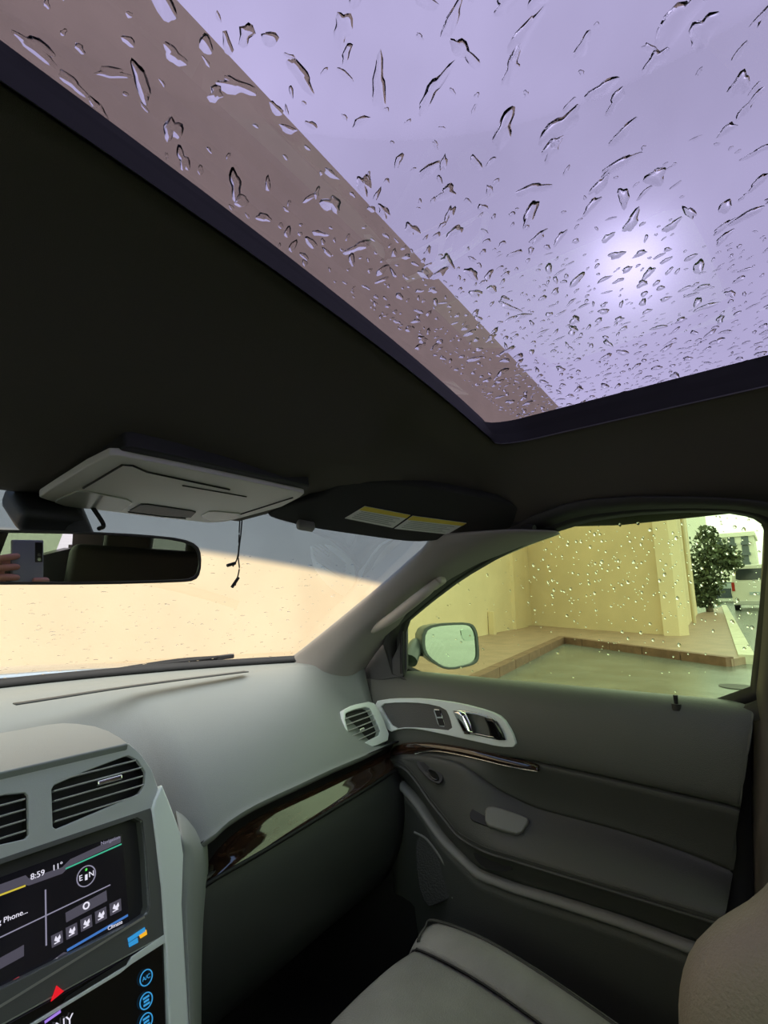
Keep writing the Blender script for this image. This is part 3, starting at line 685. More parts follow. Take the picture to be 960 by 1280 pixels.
# ---- side mirror outside the passenger window
mn = unit(V(-.42, -.90, -.05)); mc0 = CAM + ray(562, 808) / ray(562, 808)[0] * 1.27
def mp(px, py, o=0.): return onp(px, py, mc0 + mn * o, mn)
sm = thing('side_mirror', 'rain-dotted door mirror seen through the passenger window', 'mirror', tuple(mc0 - V(0, 0, .1)))
mo = rnd([mp(*p) for p in ((528, 781), (588, 777), (597, 788), (600, 824), (592, 832), (556, 839), (527, 817))], 2, .2)
mi = [lerp(np.mean(mo, axis=0), p, .90) for p in mo]
MH = mat('mirror_housing', (.10, .115, .12), .3)
mb = [p - mn * .10 + (np.mean(mo, axis=0) - p) * .35 for p in mo]; mm_ = [p - mn * .05 + (np.mean(mo, axis=0) - p) * .06 for p in mo]
n = len(mo); vv = list(mo) + list(mm_) + list(mb)
mk('housing', vv, [(k * n + i, k * n + (i + 1) % n, (k + 1) * n + (i + 1) % n, (k + 1) * n + i) for k in range(2) for i in range(n)] + [tuple(2 * n + i for i in range(n))], MH, sm, angle=60)
plate('rim', mo, [mi], mn, .008, MH, sm, bevel=.002)
MIR = mat('mirror_glass', (.72, .78, .72), .02, metal=1.)
plate('mirror_glass', [p - mn * .005 for p in mi], [], mn, .002, MIR, sm)
sp_ = [mp(px, py, -.003) for px, py in ((576, 786), (590, 787), (594, 800), (582, 802), (577, 796))]
plate('blind_spot_glass', rnd(sp_, 1, .2), [], mn, .002, mat('mirror_glass_spot', (.6, .7, .62), .05, metal=1.), sm)
a_ = mp(530, 805, -.06); tube('arm', [a_, lerp(a_, at(508, 812, x=.82), .5), at(512, 826, x=.82)], lambda t: .022, MH, sm, 12)
tube('lower_stay', [mp(528, 818, -.03), at(512, 815, x=.84)], .006, BLACK, sm, 8, 1)

# ---- B pillar, rear body, floor: closes the cabin
BP = mat('bpillar_trim', (.10, .09, .075), .5, bump=.2, bscale=800)
yb_ = lambda z: ip(z, [(.5, .10), (.84, .09), (.93, .085), (1.05, .075), (1.2, .056), (1.25, .045), (1.58, -.01)])
zs_ = (.5, .8, .86, .93, 1.02, 1.12, 1.2, 1.32, 1.45, 1.56)
xs_ = lambda z: ip(z, [(.5, .73), (.86, .715), (.93, .735), (1.2, .745), (1.56, .655)])
loft('trim_4', [[V(xs_(z) + .05, yb_(z) + .01, z) for z in zs_], [V(xs_(z) + .012, yb_(z) - .002, z) for z in zs_], [V(xs_(z), yb_(z) - .018, z) for z in zs_], [V(xs_(z) - .006, yb_(z) - .06, z) for z in zs_], [V(xs_(z) + .01, yb_(z) - .17, z) for z in zs_], [V(xs_(z) + .06, yb_(z) - .19, z) for z in zs_]], BP, None, 3, 3, solid=.004, label='brownish grey trim on the pillar behind the passenger door', category='pillar trim', kind='structure')
loft('trim_5', [[V(xs_(z) + .045, yb_(z) + (.10 if z < 1.19 else .0), z) for z in zs_], [V(xs_(z) + .05, yb_(z) - .01, z) for z in zs_]], BLACK, None, 3, 2, solid=.004, label='black rubber strip standing in for the shadow gap between passenger door and pillar', category='seal', kind='structure')  # black strip gives the shadow gap behind the door edge its dark
SHELL = mat('cabin_side_grey', (.09, .09, .085), .7, bump=.2, bscale=700)
box('floor', (-.80, -2.2, .38), (.80, 1.25, .42), CARPET, label='black carpet in the dark footwell', category='floor', kind='structure')
loft('wall_front', [[V(-.8, 1.22, .40), V(.8, 1.22, .40)], [V(-.8, 1.25, .8), V(.8, 1.25, .8)], [V(-.8, 1.26, 1.2), V(.8, 1.26, 1.2)]], CARPET, None, 1, 2, solid=.01, label='dark carpeted bulkhead at the end of the footwell', category='bulkhead', kind='structure')
kick = [V(.742, .80, 1.0), V(.742, 1.24, 1.18), V(.742, 1.24, .42), V(.742, .74, .42)]
plate('wall_right', kick, [], (-1, 0, 0), .02, CARPET, label='dark kick panel beside the passenger footwell', category='panel', kind='structure')
wl = thing('wall_left', 'grey driver side of the cabin with its window', 'wall', (-.85, 0, .4), kind='structure')
box('lower_panel', (-.86, -2.1, .40), (-.82, 1.2, 1.20), SHELL, wl)
plate('window_glass', [V(-.845, .75, 1.20), V(-.845, -1.9, 1.20), V(-.76, -1.9, 1.56), V(-.76, .25, 1.56)], [], (1, 0, .2), .003, G_SIDE, wl)
for y in (-.05, -1.0): plate('pillar', [V(-.83, y + .06, 1.18), V(-.83, y - .08, 1.18), V(-.74, y - .10, 1.60), V(-.74, y + .02, 1.60)], [], (1, 0, .2), .03, SHELL, wl)
plate('front_pillar', [V(-.80, 1.0, 1.2), V(-.78, .80, 1.2), V(-.74, .40, 1.58), V(-.70, .56, 1.56)], [], (1, 0, .3), .03, SHELL, wl)
wr_ = thing('wall_back', 'grey rear of the cabin with the tailgate window', 'wall', (0, -2.1, .4), kind='structure')
box('side_panel', (.78, -2.1, .40), (.82, -.10, 1.20), SHELL, wr_)
plate('side_glass', [V(.80, -.2, 1.20), V(.80, -1.9, 1.20), V(.70, -1.9, 1.56), V(.70, -.2, 1.56)], [], (-1, 0, .2), .003, G_SIDE, wr_)
plate('rear_pillar', [V(.79, -1.0, 1.18), V(.79, -1.12, 1.18), V(.69, -1.12, 1.60), V(.69, -1.0, 1.60)], [], (-1, 0, .2), .03, SHELL, wr_)
loft('body_side', [[V(.815, y, 1.20) for y in (-2.1, -1.2, -.06)], [V(.88, y, 1.12) for y in (-2.1, -1.2, -.06)], [V(.93, y, .9) for y in (-2.1, -1.2, -.06)], [V(.90, y, .5) for y in (-2.1, -1.2, -.06)]], SKIN, wr_, 3, 4, solid=.004)
box('tailgate_panel', (-.84, -2.14, .40), (.82, -2.10, 1.22), SHELL, wr_)
plate('tailgate_glass', [V(-.72, -2.10, 1.22), V(.70, -2.10, 1.22), V(.62, -1.90, 1.60), V(-.64, -1.90, 1.60)], [], (0, 1, .4), .003, G_REAR, wr_)
for s in (-1, 1): plate('tailgate_pillar', [V(s * .82, -2.10, 1.2), V(s * .66, -2.10, 1.2), V(s * .58, -1.90, 1.62), V(s * .78, -1.90, 1.62)], [], (0, 1, .4), .03, SHELL, wr_)
def cushion(name, c, half, mt, parent, rx=0., bev=.05, seg=5):
    cr, sr = math.cos(rx), math.sin(rx); return obox(name, c, [V(1, 0, 0), V(0, cr, sr), V(0, -sr, cr)], half, mt, parent, bevel=bev, bseg=seg)
bench = thing('rear_bench', 'dark leather rear bench reflected in the interior mirror', 'seat', (0, -1.05, .42))
cushion('seat_base', V(0, -.95, .70), (.62, .26, .10), DARK, bench); cushion('backrest', V(0, -1.28, 1.00), (.62, .08, .30), DARK, bench, .25)
for x in (-.38, .0, .38): cushion('headrest', V(x, -1.38, 1.31), (.11, .045, .07), DARK, bench, .2, .03)

# ================================================================== DASHBOARD
dash = thing('dashboard', 'grey soft-touch dashboard with vents, touchscreen and wood strip', 'dashboard', (0, 1.0, .8))
zlip = lambda x: ip(x, [(-.8, 1.0), (.15, 1.0), (.187, 1.006), (.264, 1.032), (.508, 1.045), (.76, 1.050)])
ylip = lambda x: ip(x, [(-.8, .80), (-.32, .80), (-.28, .90), (.12, .90), (.165, .83), (.19, .80), (.62, .80), (.74, .815)])
rows = []; xc = [-.78, -.5, -.25, -.1, 0, .08, .15, .19, .24, .3, .4, .5, .58, .64, .69, .735]
for k, s in enumerate([1.35, 1.15, 1.0, .9, .78, .66, .54, .43, .32, .22, .13, .06, .015, 0]):
    r = []
    for x in xc:
        yb = wy(x) - .085; yl_ = ylip(x); zl = zlip(x)
        if s >= 1: y = yb + (s - 1) * .25; z = 1.238 - .003 * (1.35 - s) / .35
        else:
            y = yl_ + (yb - yl_) * s; z = zl + (1.235 - zl) * (1 - (1 - s) ** (2.3 - 1.15 * sstep(x, .50, .64)))
        drop = .062 * sstep(x, .60, .735) * sstep(1.35 - s, .15, .75) * (1 if s > .2 else s / .2)
        r.append(V(x, y, z - drop))
    rows.append(r)
rows.append([V(x, ylip(x) + .012, zlip(x) - .012) for x in xc]); rows.append([V(x, ylip(x) + .05, zlip(x) - .016) for x in xc])
loft('upper_pad', rows, DASH, dash, 2, 3, solid=.002)
# defroster slot and grille seam on top
ds = [at(px, py, z=1.2375) for px, py in ((18, 881), (70, 873), (140, 862), (220, 851), (308, 840))]
loft('defroster_slot', [[p + V(0, -.009, .001) for p in ds], [p + V(0, .009, .001) for p in ds]], mat('slot_grey', (.05, .055, .055), .6), dash, 4, 1, solid=.002)
# trim strip in front of the passenger
TY = .812
tt = [(258, 1098), (264, 1080), (280, 1058), (305, 1036), (340, 1014), (400, 985), (450, 960), (494, 936)]
tb_ = [(255, 1104), (270, 1094), (295, 1080), (330, 1060), (370, 1036), (420, 1006), (460, 982), (497, 958)]
top = [at(px, py, y=TY) for px, py in tt]; bot = [at(px, py, y=TY) for px, py in tb_]
top = [at(px, py, y=TY + .020) for px, py in tt]; bot = [at(px, py, y=TY - .010) for px, py in tb_]
loft('wood_strip', [[p + V(0, .02, .001) for p in top], top, [lerp(a, b, .5) + V(0, -.001, 0) for a, b in zip(top, bot)], bot, [p + V(0, .012, -.002) for p in bot]], WOOD, dash, 4, 4, solid=.002)
tube('trim_seam', [p + V(0, -.001, -.004) for p in bot], .004, BLACK, dash, 8, 3)
loft('trim_shadow_recess', [[V(x, .80, zlip(x) + .002) for x in np.linspace(.17, .735, 10)], [V(x, .835, zlip(x) - .03) for x in np.linspace(.17, .735, 10)], [V(x, .84, .93) for x in np.linspace(.17, .735, 10)]], BLACK, dash, 2, 2, solid=.002)  # black backing puts the shadow line under the pad lip into colour
# glove box
gtop = lambda x: ip(x, [(.15, .948), (.27, .958), (.46, .972), (.74, .994)])
gx = list(np.linspace(.170, .735, 9))
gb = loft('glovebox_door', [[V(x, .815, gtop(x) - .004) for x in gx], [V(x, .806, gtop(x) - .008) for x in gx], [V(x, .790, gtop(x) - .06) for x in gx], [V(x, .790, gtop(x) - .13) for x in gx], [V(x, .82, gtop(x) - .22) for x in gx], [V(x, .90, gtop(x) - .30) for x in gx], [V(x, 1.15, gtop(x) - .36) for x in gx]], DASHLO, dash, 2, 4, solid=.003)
hp = [at(px, py, y=.787) for px, py in ((284, 1168), (296, 1152), (318, 1138), (338, 1126), (332, 1134), (312, 1150))]
plate('glovebox_latch', rnd(hp, 1), [], (0, -1, .1), .008, mat('latch_grey', (.2, .21, .2), .3), gb, bevel=.002)
# ---- centre stack
SN = unit(V(0, -1, .37)); SU = V(1, 0, 0); SV = np.cross(SN, SU); S0 = V(-.045, .80, 1.15)
def sp3(px, py, o=0.): return onp(px, py, S0 + SN * o, SN)
AXIS = -.045
def mir(p): return V(2 * AXIS - p[0], p[1], p[2])
def sym(pts): return list(pts) + [mir(p) for p in reversed(pts)]
STK = mat('stack_grey', (.54, .57, .56), .42, bump=.12, bscale=900)
rb = [sp3(*p) for p in ((161, 929), (176, 942), (190, 962), (198, 985), (191, 1008), (196, 1050), (202, 1110), (206, 1170))]
bl = sp3(206, 1170)
AXIS = (sp3(62, 985)[0] + sp3(38, 992)[0]) / 2
vent = [sp3(*p) for p in ((60, 984), (110, 963), (160, 944), (172, 950), (182, 965), (181, 980), (174, 992), (120, 1015), (69, 1037))]
for _i in (0, -1): vent[_i] = V(AXIS + .0135, vent[_i][1], vent[_i][2])
scr = [sp3(*p) for p in ((-30, 1094), (176, 1020), (182, 1060), (187, 1138), (180, 1146), (158, 1157))]
scrR = [sp3(*p) for p in ((170, 1022), (178, 1026), (183, 1070), (187, 1132), (184, 1142), (172, 1150))]
scrO = sym(scrR)
face_o = sym(rb)
plate('centre_panel', face_o, [rnd(vent, 1, .07), [mir(p) for p in rnd(vent, 1, .07)], scrO], SN, .008, STK, dash, bevel=.0015)
SUR = mat('screen_surround_grey', (.115, .12, .117), .4, bump=.1, bscale=900)
su_o = [sp3(px, py, .0015) for px, py in ((188, 1010), (193, 1022), (198, 1060), (202, 1110), (206, 1168))]
plate('screen_surround', sym(su_o), [[p + SN * .0015 for p in scrO]], SN, .004, SUR, dash, bevel=.0008)
# vents
for k, tf in enumerate((lambda p: p, mir)):
    ring = [tf(p) for p in rnd(vent, 1, .07)]
    vh = plate('air_vent', [p - SN * .022 for p in ring], [], SN, .004, BLACK, dash)
    n_ = len(ring); mk('liner', [p - SN * .007 for p in ring] + [p - SN * .023 for p in ring], [(i, (i + 1) % n_, n_ + (i + 1) % n_, n_ + i) for i in range(n_)], BLACK, vh)
    us = [(p - S0) @ SU for p in ring]; vs2 = [(p - S0) @ SV for p in ring]; u0, u1, v0, v1 = min(us), max(us), min(vs2), max(vs2)
    for j in range(5):
        v = v0 + (v1 - v0) * (j + .75) / 5.5; ins = (.012 if j in (0, 4) else .004)
        a, b = (u0 + .003, u1 - ins) if k == 0 else (u0 + ins, u1 - .003)
        obox('slat', S0 + SU * (a + b) / 2 + SV * v - SN * .006, [SU, SV * .9 + SN * .35, SN], ((b - a) / 2, .0011, .006), mat('slat_grey', (.62, .63, .62), .3), vh, bevel=.0006, bseg=1)
    c = S0 + SU * (u0 * .42 + u1 * .58) + SV * (v0 + (v1 - v0) * .60) + SN * .001
    obox('thumb_tab', c, [SU, SV, SN], (.017, .0032, .004), CHROME, vh, bevel=.002)
# screen
SCO = -.016
ring = [p + SN * (SCO - .004) for p in scrO]
BZ = mat('bezel_dark', (.035, .037, .037), .35)
plate('screen_bezel', ring, [], SN, .006, BZ, dash)
n_ = len(scrO); mk('screen_recess', [p - SN * .002 for p in scrO] + [p + SN * (SCO - .005) for p in scrO], [(i, (i + 1) % n_, n_ + (i + 1) % n_, n_ + i) for i in range(n_)], SUR, dash)
def ss(px, py, o=0.): return sp3(px, py, SCO + o)
s_r = [ss(152, 1042), ss(162, 1152)]
sx1 = (s_r[0][0] + s_r[1][0]) / 2; sx0 = 2 * AXIS - sx1; vt = (s_r[0] - S0) @ SV; vb = (s_r[1] - S0) @ SV
def suv(u, v, o=0.): return V(0, S0[1], S0[2]) + SU * u + SV * v + SN * (SCO + o)
screen = plate('touchscreen', [suv(sx0, vb), suv(sx1, vb), suv(sx1, vt), suv(sx0, vt)], [], SN, .003, mat('screen_black', (.004, .004, .005), .12, emit=(.004, .004, .006), estr=1.), dash, label='lit infotainment screen')
def EM(n, c, s=1.): return mat('glow_' + n, (0, 0, 0), .4, emit=c, estr=s)
WHT = EM('white', (.8, .78, .9), 1.0); GRY = EM('grey', (.07, .065, .09), 1.); LGR = EM('lightgrey', (.25, .24, .33), 1.)
def spx(name, pts, mt, o=.0008, par=screen): return plate(name, [ss(px, py, o) for px, py in pts], [], SN, .0006, mt, par, smooth=False)
def line(name, a, b, wpx, mt, o=.001, par=screen, f=None):
    f = f or ss; p, q = f(*a, o), f(*b, o); d = unit(q - p); n = np.cross(SN, d); h = wpx * .00055
    return plate(name, [p - n * h, q - n * h, q + n * h, p + n * h], [], SN, .0006, mt, par, smooth=False)
spx('status_bar', ((-40, 1120), (32, 1094), (36, 1098), (78, 1084), (88, 1074), (151, 1045), (151, 1053), (88, 1082), (78, 1092), (36, 1107), (30, 1106), (-40, 1133)), GRY)
line('green_line', (82, 1086), (152, 1055), 1.6, EM('green', (.05, .42, .26)))
line('yellow_line', (-40, 1134), (32, 1107), 1.8, EM('yellow', (.6, .48, .05)))
line('divider', (-40, 1191), (138, 1106), 1.2, LGR); line('divider', (57, 1112), (58, 1182), 1.4, LGR)
line('blue_line', (84, 1188), (160, 1144), 2.4, EM('blue', (.05, .17, .5)))
line('red_line', (-40, 1260), (24, 1222), 2.0, EM('red', (.5, .05, .06)))
uT = unit(ss(120, 1058) - ss(40, 1093)); 
uT = SU
text('clock_text', '8:59', ss(38, 1097, .0015), uT, SN, .0092, WHT, screen); text('temperature_text', '11°', ss(65, 1086, .0015), uT, SN, .0092, WHT, screen)
text('phone_text', 'ng Phone...', ss(35, 1138, .0015), uT, SN, .0078, WHT, screen, 'RIGHT')
text('corner_text', 'Navigation', ss(150, 1046, .0018), uT, SN, .006, LGR, screen, 'RIGHT'); text('climate_text', 'Climate', ss(153, 1152, .0018), uT, SN, .006, WHT, screen, 'RIGHT')
cc = ss(108, 1095, .001)
plate('compass_ring', [cc + .012 * (math.cos(t) * SU + math.sin(t) * SV) for t in np.linspace(0, 6.283, 28, endpoint=False)], [[cc + .0108 * (math.cos(t) * SU + math.sin(t) * SV) for t in np.linspace(0, 6.283, 28, endpoint=False)]], SN, .0006, LGR, screen)
text('compass_text', 'E   N', cc + SN * .001, uT, SN, .009, WHT, screen, 'CENTER')
line('compass_needle', (108, 1100), (108, 1093), 2.5, WHT, .002); spx('compass_marker', ((107, 1086), (109, 1085), (109, 1088), (107, 1089)), EM('lime', (.1, .8, .1)), .002)
spx('power_button', ((82, 1141), (133, 1113), (134, 1126), (83, 1153)), GRY)
def swirl(c, r, par):
    plate('power_icon', [c + r * (math.cos(t) * SU + math.sin(t) * SV) for t in np.linspace(0, 6.283, 16, endpoint=False)], [[c + r * .6 * (math.cos(t) * SU + math.sin(t) * SV) for t in np.linspace(0, 6.283, 16, endpoint=False)]], SN, .0006, WHT, par)
swirl(ss(108, 1132, .0018), .0042, screen)
for i in range(5):
    t = i / 4; x0, y0_ = 64 + 73 * t, 1174 - 40 * t
    btn = spx('climate_button', ((x0, y0_ - 4), (x0 + 14, y0_ - 11), (x0 + 15, y0_ + 4), (x0 + 1, y0_ + 11)), GRY)
    spx('seat_icon', ((x0 + 4, y0_ + 2), (x0 + 6, y0_ - 4), (x0 + 8, y0_ - 1), (x0 + 11, y0_ - 6), (x0 + 12, y0_ - 2), (x0 + 9, y0_ + 3)), WHT, .0016, btn); line('seat_icon', (x0 + 4, y0_ + 6), (x0 + 11, y0_ + 2), 1, WHT, .0016, btn)
spx('phone_button', ((-30, 1214), (30, 1181), (30, 1195), (-30, 1228)), GRY)
spx('home_tab', ((22, 1237), (32, 1219), (58, 1205), (58, 1217)), LGR); spx('info_tab', ((58, 1206), (80, 1190), (88, 1191), (80, 1200), (60, 1212)), GRY)
spx('home_icon', ((40, 1217), (46, 1212), (48, 1215), (42, 1220)), WHT, .0016); spx('info_icon', ((66, 1201), (72, 1197), (74, 1200), (68, 1204)), WHT, .0016)
# strip beneath the screen
lo = [sp3(*p) for p in ((206, 1170), (207, 1230), (208, 1345))]
lower_ring = [sp3(206, 1170, -.001)] + [p for p in (sp3(207, 1230, -.001), sp3(209, 1360, -.001))]
LOWER = plate('control_panel', sym(lower_ring), [], SN, .02, GLOSS, dash, bevel=.002)
line('chrome_line', (-40, 1283), (181, 1146), 2.4, mat('line_silver', (.45, .46, .45), .3, metal=.6), .004, dash, sp3)
spt = [sp3(px, py, .003) for px, py in ((206, 1168), (207, 1178), (165, 1205), (150, 1217), (0, 1308), (0, 1304), (148, 1213), (158, 1207), (165, 1196))]
plate('silver_accent', spt, [], SN, .004, SILVER, dash, bevel=.0006)
slot = [sp3(px, py, .002) for px, py in ((162, 1196), (158, 1206), (148, 1212), (80, 1252), (84, 1246))]
plate('disc_slot', slot, [], SN, .002, BLACK, dash)
hz = [sp3(px, py, .003) for px, py in ((71, 1232), (80, 1239), (64, 1252))]
plate('hazard_button', hz, [], SN, .002, EM('hazard', (.75, .01, .02)), dash)
for q, c in ((((160, 1173), (181, 1159), (182, 1164), (161, 1178)), (.03, .28, .62)), (((161, 1179), (172, 1172), (173, 1178), (162, 1184)), (.03, .28, .62)), (((174, 1168), (183, 1162), (184, 1168), (176, 1173)), (.9, .45, .02))):
    plate('airbag_indicator', [sp3(px, py, .003) for px, py in q], [], SN, .002, EM('ind%d' % int(c[0] * 100), c), dash)
BLU = EM('iconblue', (.04, .30, .62))
for py, tx in ((1222, 'A/C'), (1251, 'MAX'), (1277, 'R')):
    c = sp3(183, py, .003); ri = plate('touch_button', [c + .0085 * (math.cos(t) * SU + math.sin(t) * SV) for t in np.linspace(0, 6.283, 24, endpoint=False)], [[c + .0074 * (math.cos(t) * SU + math.sin(t) * SV) for t in np.linspace(0, 6.283, 24, endpoint=False)]], SN, .001, BLU, dash)
    if tx == 'A/C': text('button_text', tx, c, SU, SN, .0065, BLU, ri, 'CENTER')
    else:
        for j in range(3): obox('icon_bar', c + SV * .0035 * (j - 1), [SU, SV, SN], (.004 - .0008 * (j == 1), .001, .0004), BLU, ri)
line('purple_light', (56, 1278), (76, 1264), 2.4, EM('purple', (.35, .2, .75)), .004, dash, sp3)
text('logo_text', 'SONY', sp3(92, 1273, .004), SU, SN, .014, WHT, dash, 'RIGHT')
# mint-silver strip down the side of the stack
so = [sp3(px, py, .006) for px, py in ((203, 980), (212, 1002), (226, 1040), (230, 1068), (228, 1130), (232, 1200), (238, 1290), (212, 1290), (207, 1170), (203, 1110), (196, 1050), (191, 1012), (194, 1000))]
plate('side_strip', so, [], SN, .02, SILVER, dash, bevel=.003)
so2 = [mir(p) for p in so]; plate('side_strip', so2, [], SN, .02, SILVER, dash, bevel=.003)
# lid above the vents
LN = unit(V(0, -.16, 1)); L0 = sp3(161, 929) + V(0, 0, .002)
def lp3(px, py): return onp(px, py, L0, LN)
lid = [lp3(*p) for p in ((161, 929), (150, 921), (136, 913), (118, 907), (98, 904), (80, 903), (60, 905))]
plate('stack_lid', sym(lid), [], LN, .012, LID, dash, bevel=.003)
# cheek between stack and glove box
ck0 = [at(218, 1006, y=.885)] + [sp3(px, py, o) for px, py, o in ((224, 1040, -.012), (227, 1068, -.002), (225, 1130, .0), (229, 1200, .002), (235, 1300, .002))]
ck1 = [at(230, 1004, y=.90)] + [sp3(px, py, o) for px, py, o in ((238, 1045, -.028), (243, 1078, -.014), (241, 1140, -.010), (241, 1210, -.010), (242, 1300, -.010))]
ck2 = [at(px, py, y=y_) for px, py, y_ in ((250, 1010, .90), (255, 1052, .86), (255, 1090, .85), (250, 1150, .85), (246, 1215, .85), (244, 1300, .85))]
ck3 = [p + V(0, .2, 0) for p in ck2]
loft('stack_cheek', [ck0, ck1, ck2, ck3], DASH, dash, 4, 4, solid=.003)
# side vent
VN = unit(V(-.10, -.90, .42)); V0 = at(455, 908, y=.834)
def vq(px, py, o=0.): return onp(px, py, V0 + VN * o, VN)
vo = [vq(*p) for p in ((427, 889), (440, 881), (466, 876), (476, 890), (489, 924), (470, 932), (440, 944), (436, 932))]
vi = [vq(*p) for p in ((430, 893), (442, 887), (461, 883), (468, 896), (477, 917), (460, 926), (441, 935), (438, 925))]
vo, vi = rnd(vo, 1, .2), rnd(vi, 1, .2)
plate('vent_surround', vo, [vi], VN, .035, SILVER, dash, bevel=.002)
vh = plate('side_vent', [p - VN * .016 for p in vi], [], VN, .006, BLACK, dash)
for j in range(5):
    t = (j + .6) / 5.2; a, b = lerp(vq(430, 894), vq(440, 934), t), lerp(vq(462, 884), vq(476, 916), t); du = unit(b - a); dv = np.cross(VN, du)
    obox('slat', (a + b) / 2 - VN * .004, [du, dv * .9 + VN * .4, VN], (np.linalg.norm(b - a) / 2, .0012, .005), MATS['slat_grey'], vh, bevel=.0005, bseg=1)
c = vq(452, 912, .001); obox('thumb_tab', c, [unit(vq(460, 908) - vq(445, 914)), np.cross(VN, unit(vq(460, 908) - vq(445, 914))), VN], (.007, .003, .004), CHROME, vh, bevel=.0015)
# small demist outlet at the pillar foot
dm = [at(px, py, y=.90) for px, py in ((430, 866), (440, 864), (452, 874), (440, 878))]
for k in range(3):
    a, b = at(432 + 5 * k, 867, y=.93), at(436 + 5 * k, 877, y=.925); tube('demist_slot', [a, b], .002, BLACK, dash, 6, 1)

# ================================================================== HEADER: console, mirror, visor
con = thing('overhead_console', 'grey overhead console with map lamps above the mirror', 'console', tuple(at(220, 612, y=.65)))
c00, c10, c11, c01 = at(46, 622, y=.725), at(135, 567, y=.565), at(384, 617, y=.575), at(270, 653, y=.735)
CNn = unit(np.cross(c10 - c00, c11 - c00)); CNn = CNn if CNn[2] < 0 else -CNn
def cq(px, py, o=0.): return onp(px, py, (c00 + c10 + c11 + c01) / 4 + CNn * o, CNn)
co = rnd([cq(*p) for p in ((46, 622), (136, 566), (384, 617), (352, 634), (285, 652), (262, 654), (180, 645), (90, 634))], 2, .05)
plate('base_plate', co, [], CNn, .010, CONS, con, bevel=.002)
plate('shadow_gap_slab', [lerp(np.mean(co, axis=0), p, .97) - CNn * .010 + V(.006, -.016, .0) for p in co], [], CNn, .022, DARK, con, bevel=.003)  # dark slab stands in for the shading along the console's rear edge
fl = [cq(px, py, .001) for px, py in ((104, 612), (152, 582), (166, 582), (182, 590), (310, 617), (268, 645), (160, 634))]
def groove(name, px, par=con, w_=.0012):
    P = [cq(a, b, .0006) for a, b in px]; return tube(name, P, w_, BLACK, par, 6, 1)
groove('flap_seam', ((104, 610), (153, 581), (166, 582), (184, 590), (240, 602), (287, 612)), w_=.0014)
groove('flap_seam', ((228, 607), (308, 621)), w_=.0009); groove('flap_seam', ((300, 643), (366, 622)))
for q in (((66, 628), (100, 613), (168, 627), (150, 640), (84, 634)), ((250, 646), (262, 639), (305, 643), (285, 650), (262, 652))):
    plate('map_lamp', rnd([cq(px, py, .002) for px, py in q], 1, .15), [], CNn, .004, LENS, con, bevel=.001)
plate('switch_bank', rnd([cq(px, py, .002) for px, py in ((160, 640), (178, 630), (246, 640), (238, 648))], 1, .1), [], CNn, .004, DARK, con, bevel=.001)
groove('switch_seam', ((160, 640), (200, 645), (232, 648)))
# rear view mirror
mdir = unit(ray(52, 684)); MD = .74; m0 = CAM + mdir * MD; MN = -mdir
rv = thing('rearview_mirror', 'black interior mirror showing the phone and hands holding it', 'mirror', tuple(m0 + V(0, .03, .1)))
def rq(px, py, o=0.): return onp(px, py, m0 + MN * o, MN)
rt = [(0, 662), (100, 664), (180, 668), (228, 673), (247, 681), (252, 694), (251, 716), (244, 726), (225, 728), (120, 731), (0, 731)]
ro = [rq(*p) for p in rt]; lu = unit(np.cross(V(0, 0, 1), MN)); ext = []
L_ = .085
le = unit(ro[0] - ro[1]); le2 = unit(ro[-1] - ro[-2])
ro = ro + [ro[-1] + le2 * .055, ro[-1] + le2 * .07 + (ro[0] - ro[-1]) * .3, ro[0] + le * .07 + (ro[-1] - ro[0]) * .3, ro[0] + le * .055]
rc = np.mean(ro, axis=0); n = len(ro)
ro_s = rnd(ro, 1, .25); n = len(ro_s)
back1 = [p - MN * .018 for p in ro_s]; back2 = [lerp(rc, p, .75) - MN * .038 for p in ro_s]
mk('housing', list(ro_s) + back1 + back2, [(k * n + i, k * n + (i + 1) % n, (k + 1) * n + (i + 1) % n, (k + 1) * n + i) for k in range(2) for i in range(n)] + [tuple(2 * n + i for i in range(n))], mat('mirror_shell', (.02, .02, .022), .35), rv, angle=60)
uax = unit(np.cross(V(0, 0, 1), MN)); vax = np.cross(MN, uax)
def inset(p, k=.006):
    d = p - rc; a, b = d @ uax, d @ vax; return rc + uax * (a - math.copysign(min(abs(a), k), a)) + vax * (b - math.copysign(min(abs(b), k), b))
ri_ = [inset(p, .0035) for p in ro_s]
plate('mirror_rim', [p + MN * .001 for p in ro_s], [[p + MN * .001 for p in ri_]], MN, .006, mat('mirror_rim_black', (.03, .025, .028), .3), rv, bevel=.001)
plate('mirror_glass', [p - MN * .0015 for p in ri_], [], MN, .002, mat('interior_mirror_glass', (.62, .58, .62), .01, metal=1.), rv, smooth=False)
mt0 = rq(105, 668, -.035); mt1 = V(mt0[0] - .01, .775, 1.535)
tube('mount_arm', [mt0 + V(0, 0, -.01), lerp(mt0, mt1, .5) + V(0, .01, .005), mt1], lambda t: .016 + .006 * t, mat('mount_grey', (.07, .07, .07), .4), rv, 14)
obox('mount_cover', lerp(mt0, mt1, .7) + V(-.03, .0, .0), [V(1, 0, 0), unit(mt1 - mt0), np.cross(V(1, 0, 0), unit(mt1 - mt0))], (.038, .035, .018), DARK, rv, bevel=.012)
tube('mount_cable', [lerp(mt0, mt1, .2) + V(.018, -.015, 0), lerp(mt0, mt1, .6) + V(.03, -.03, -.01), mt1 + V(.02, -.04, 0)], .003, BLACK, rv, 8)
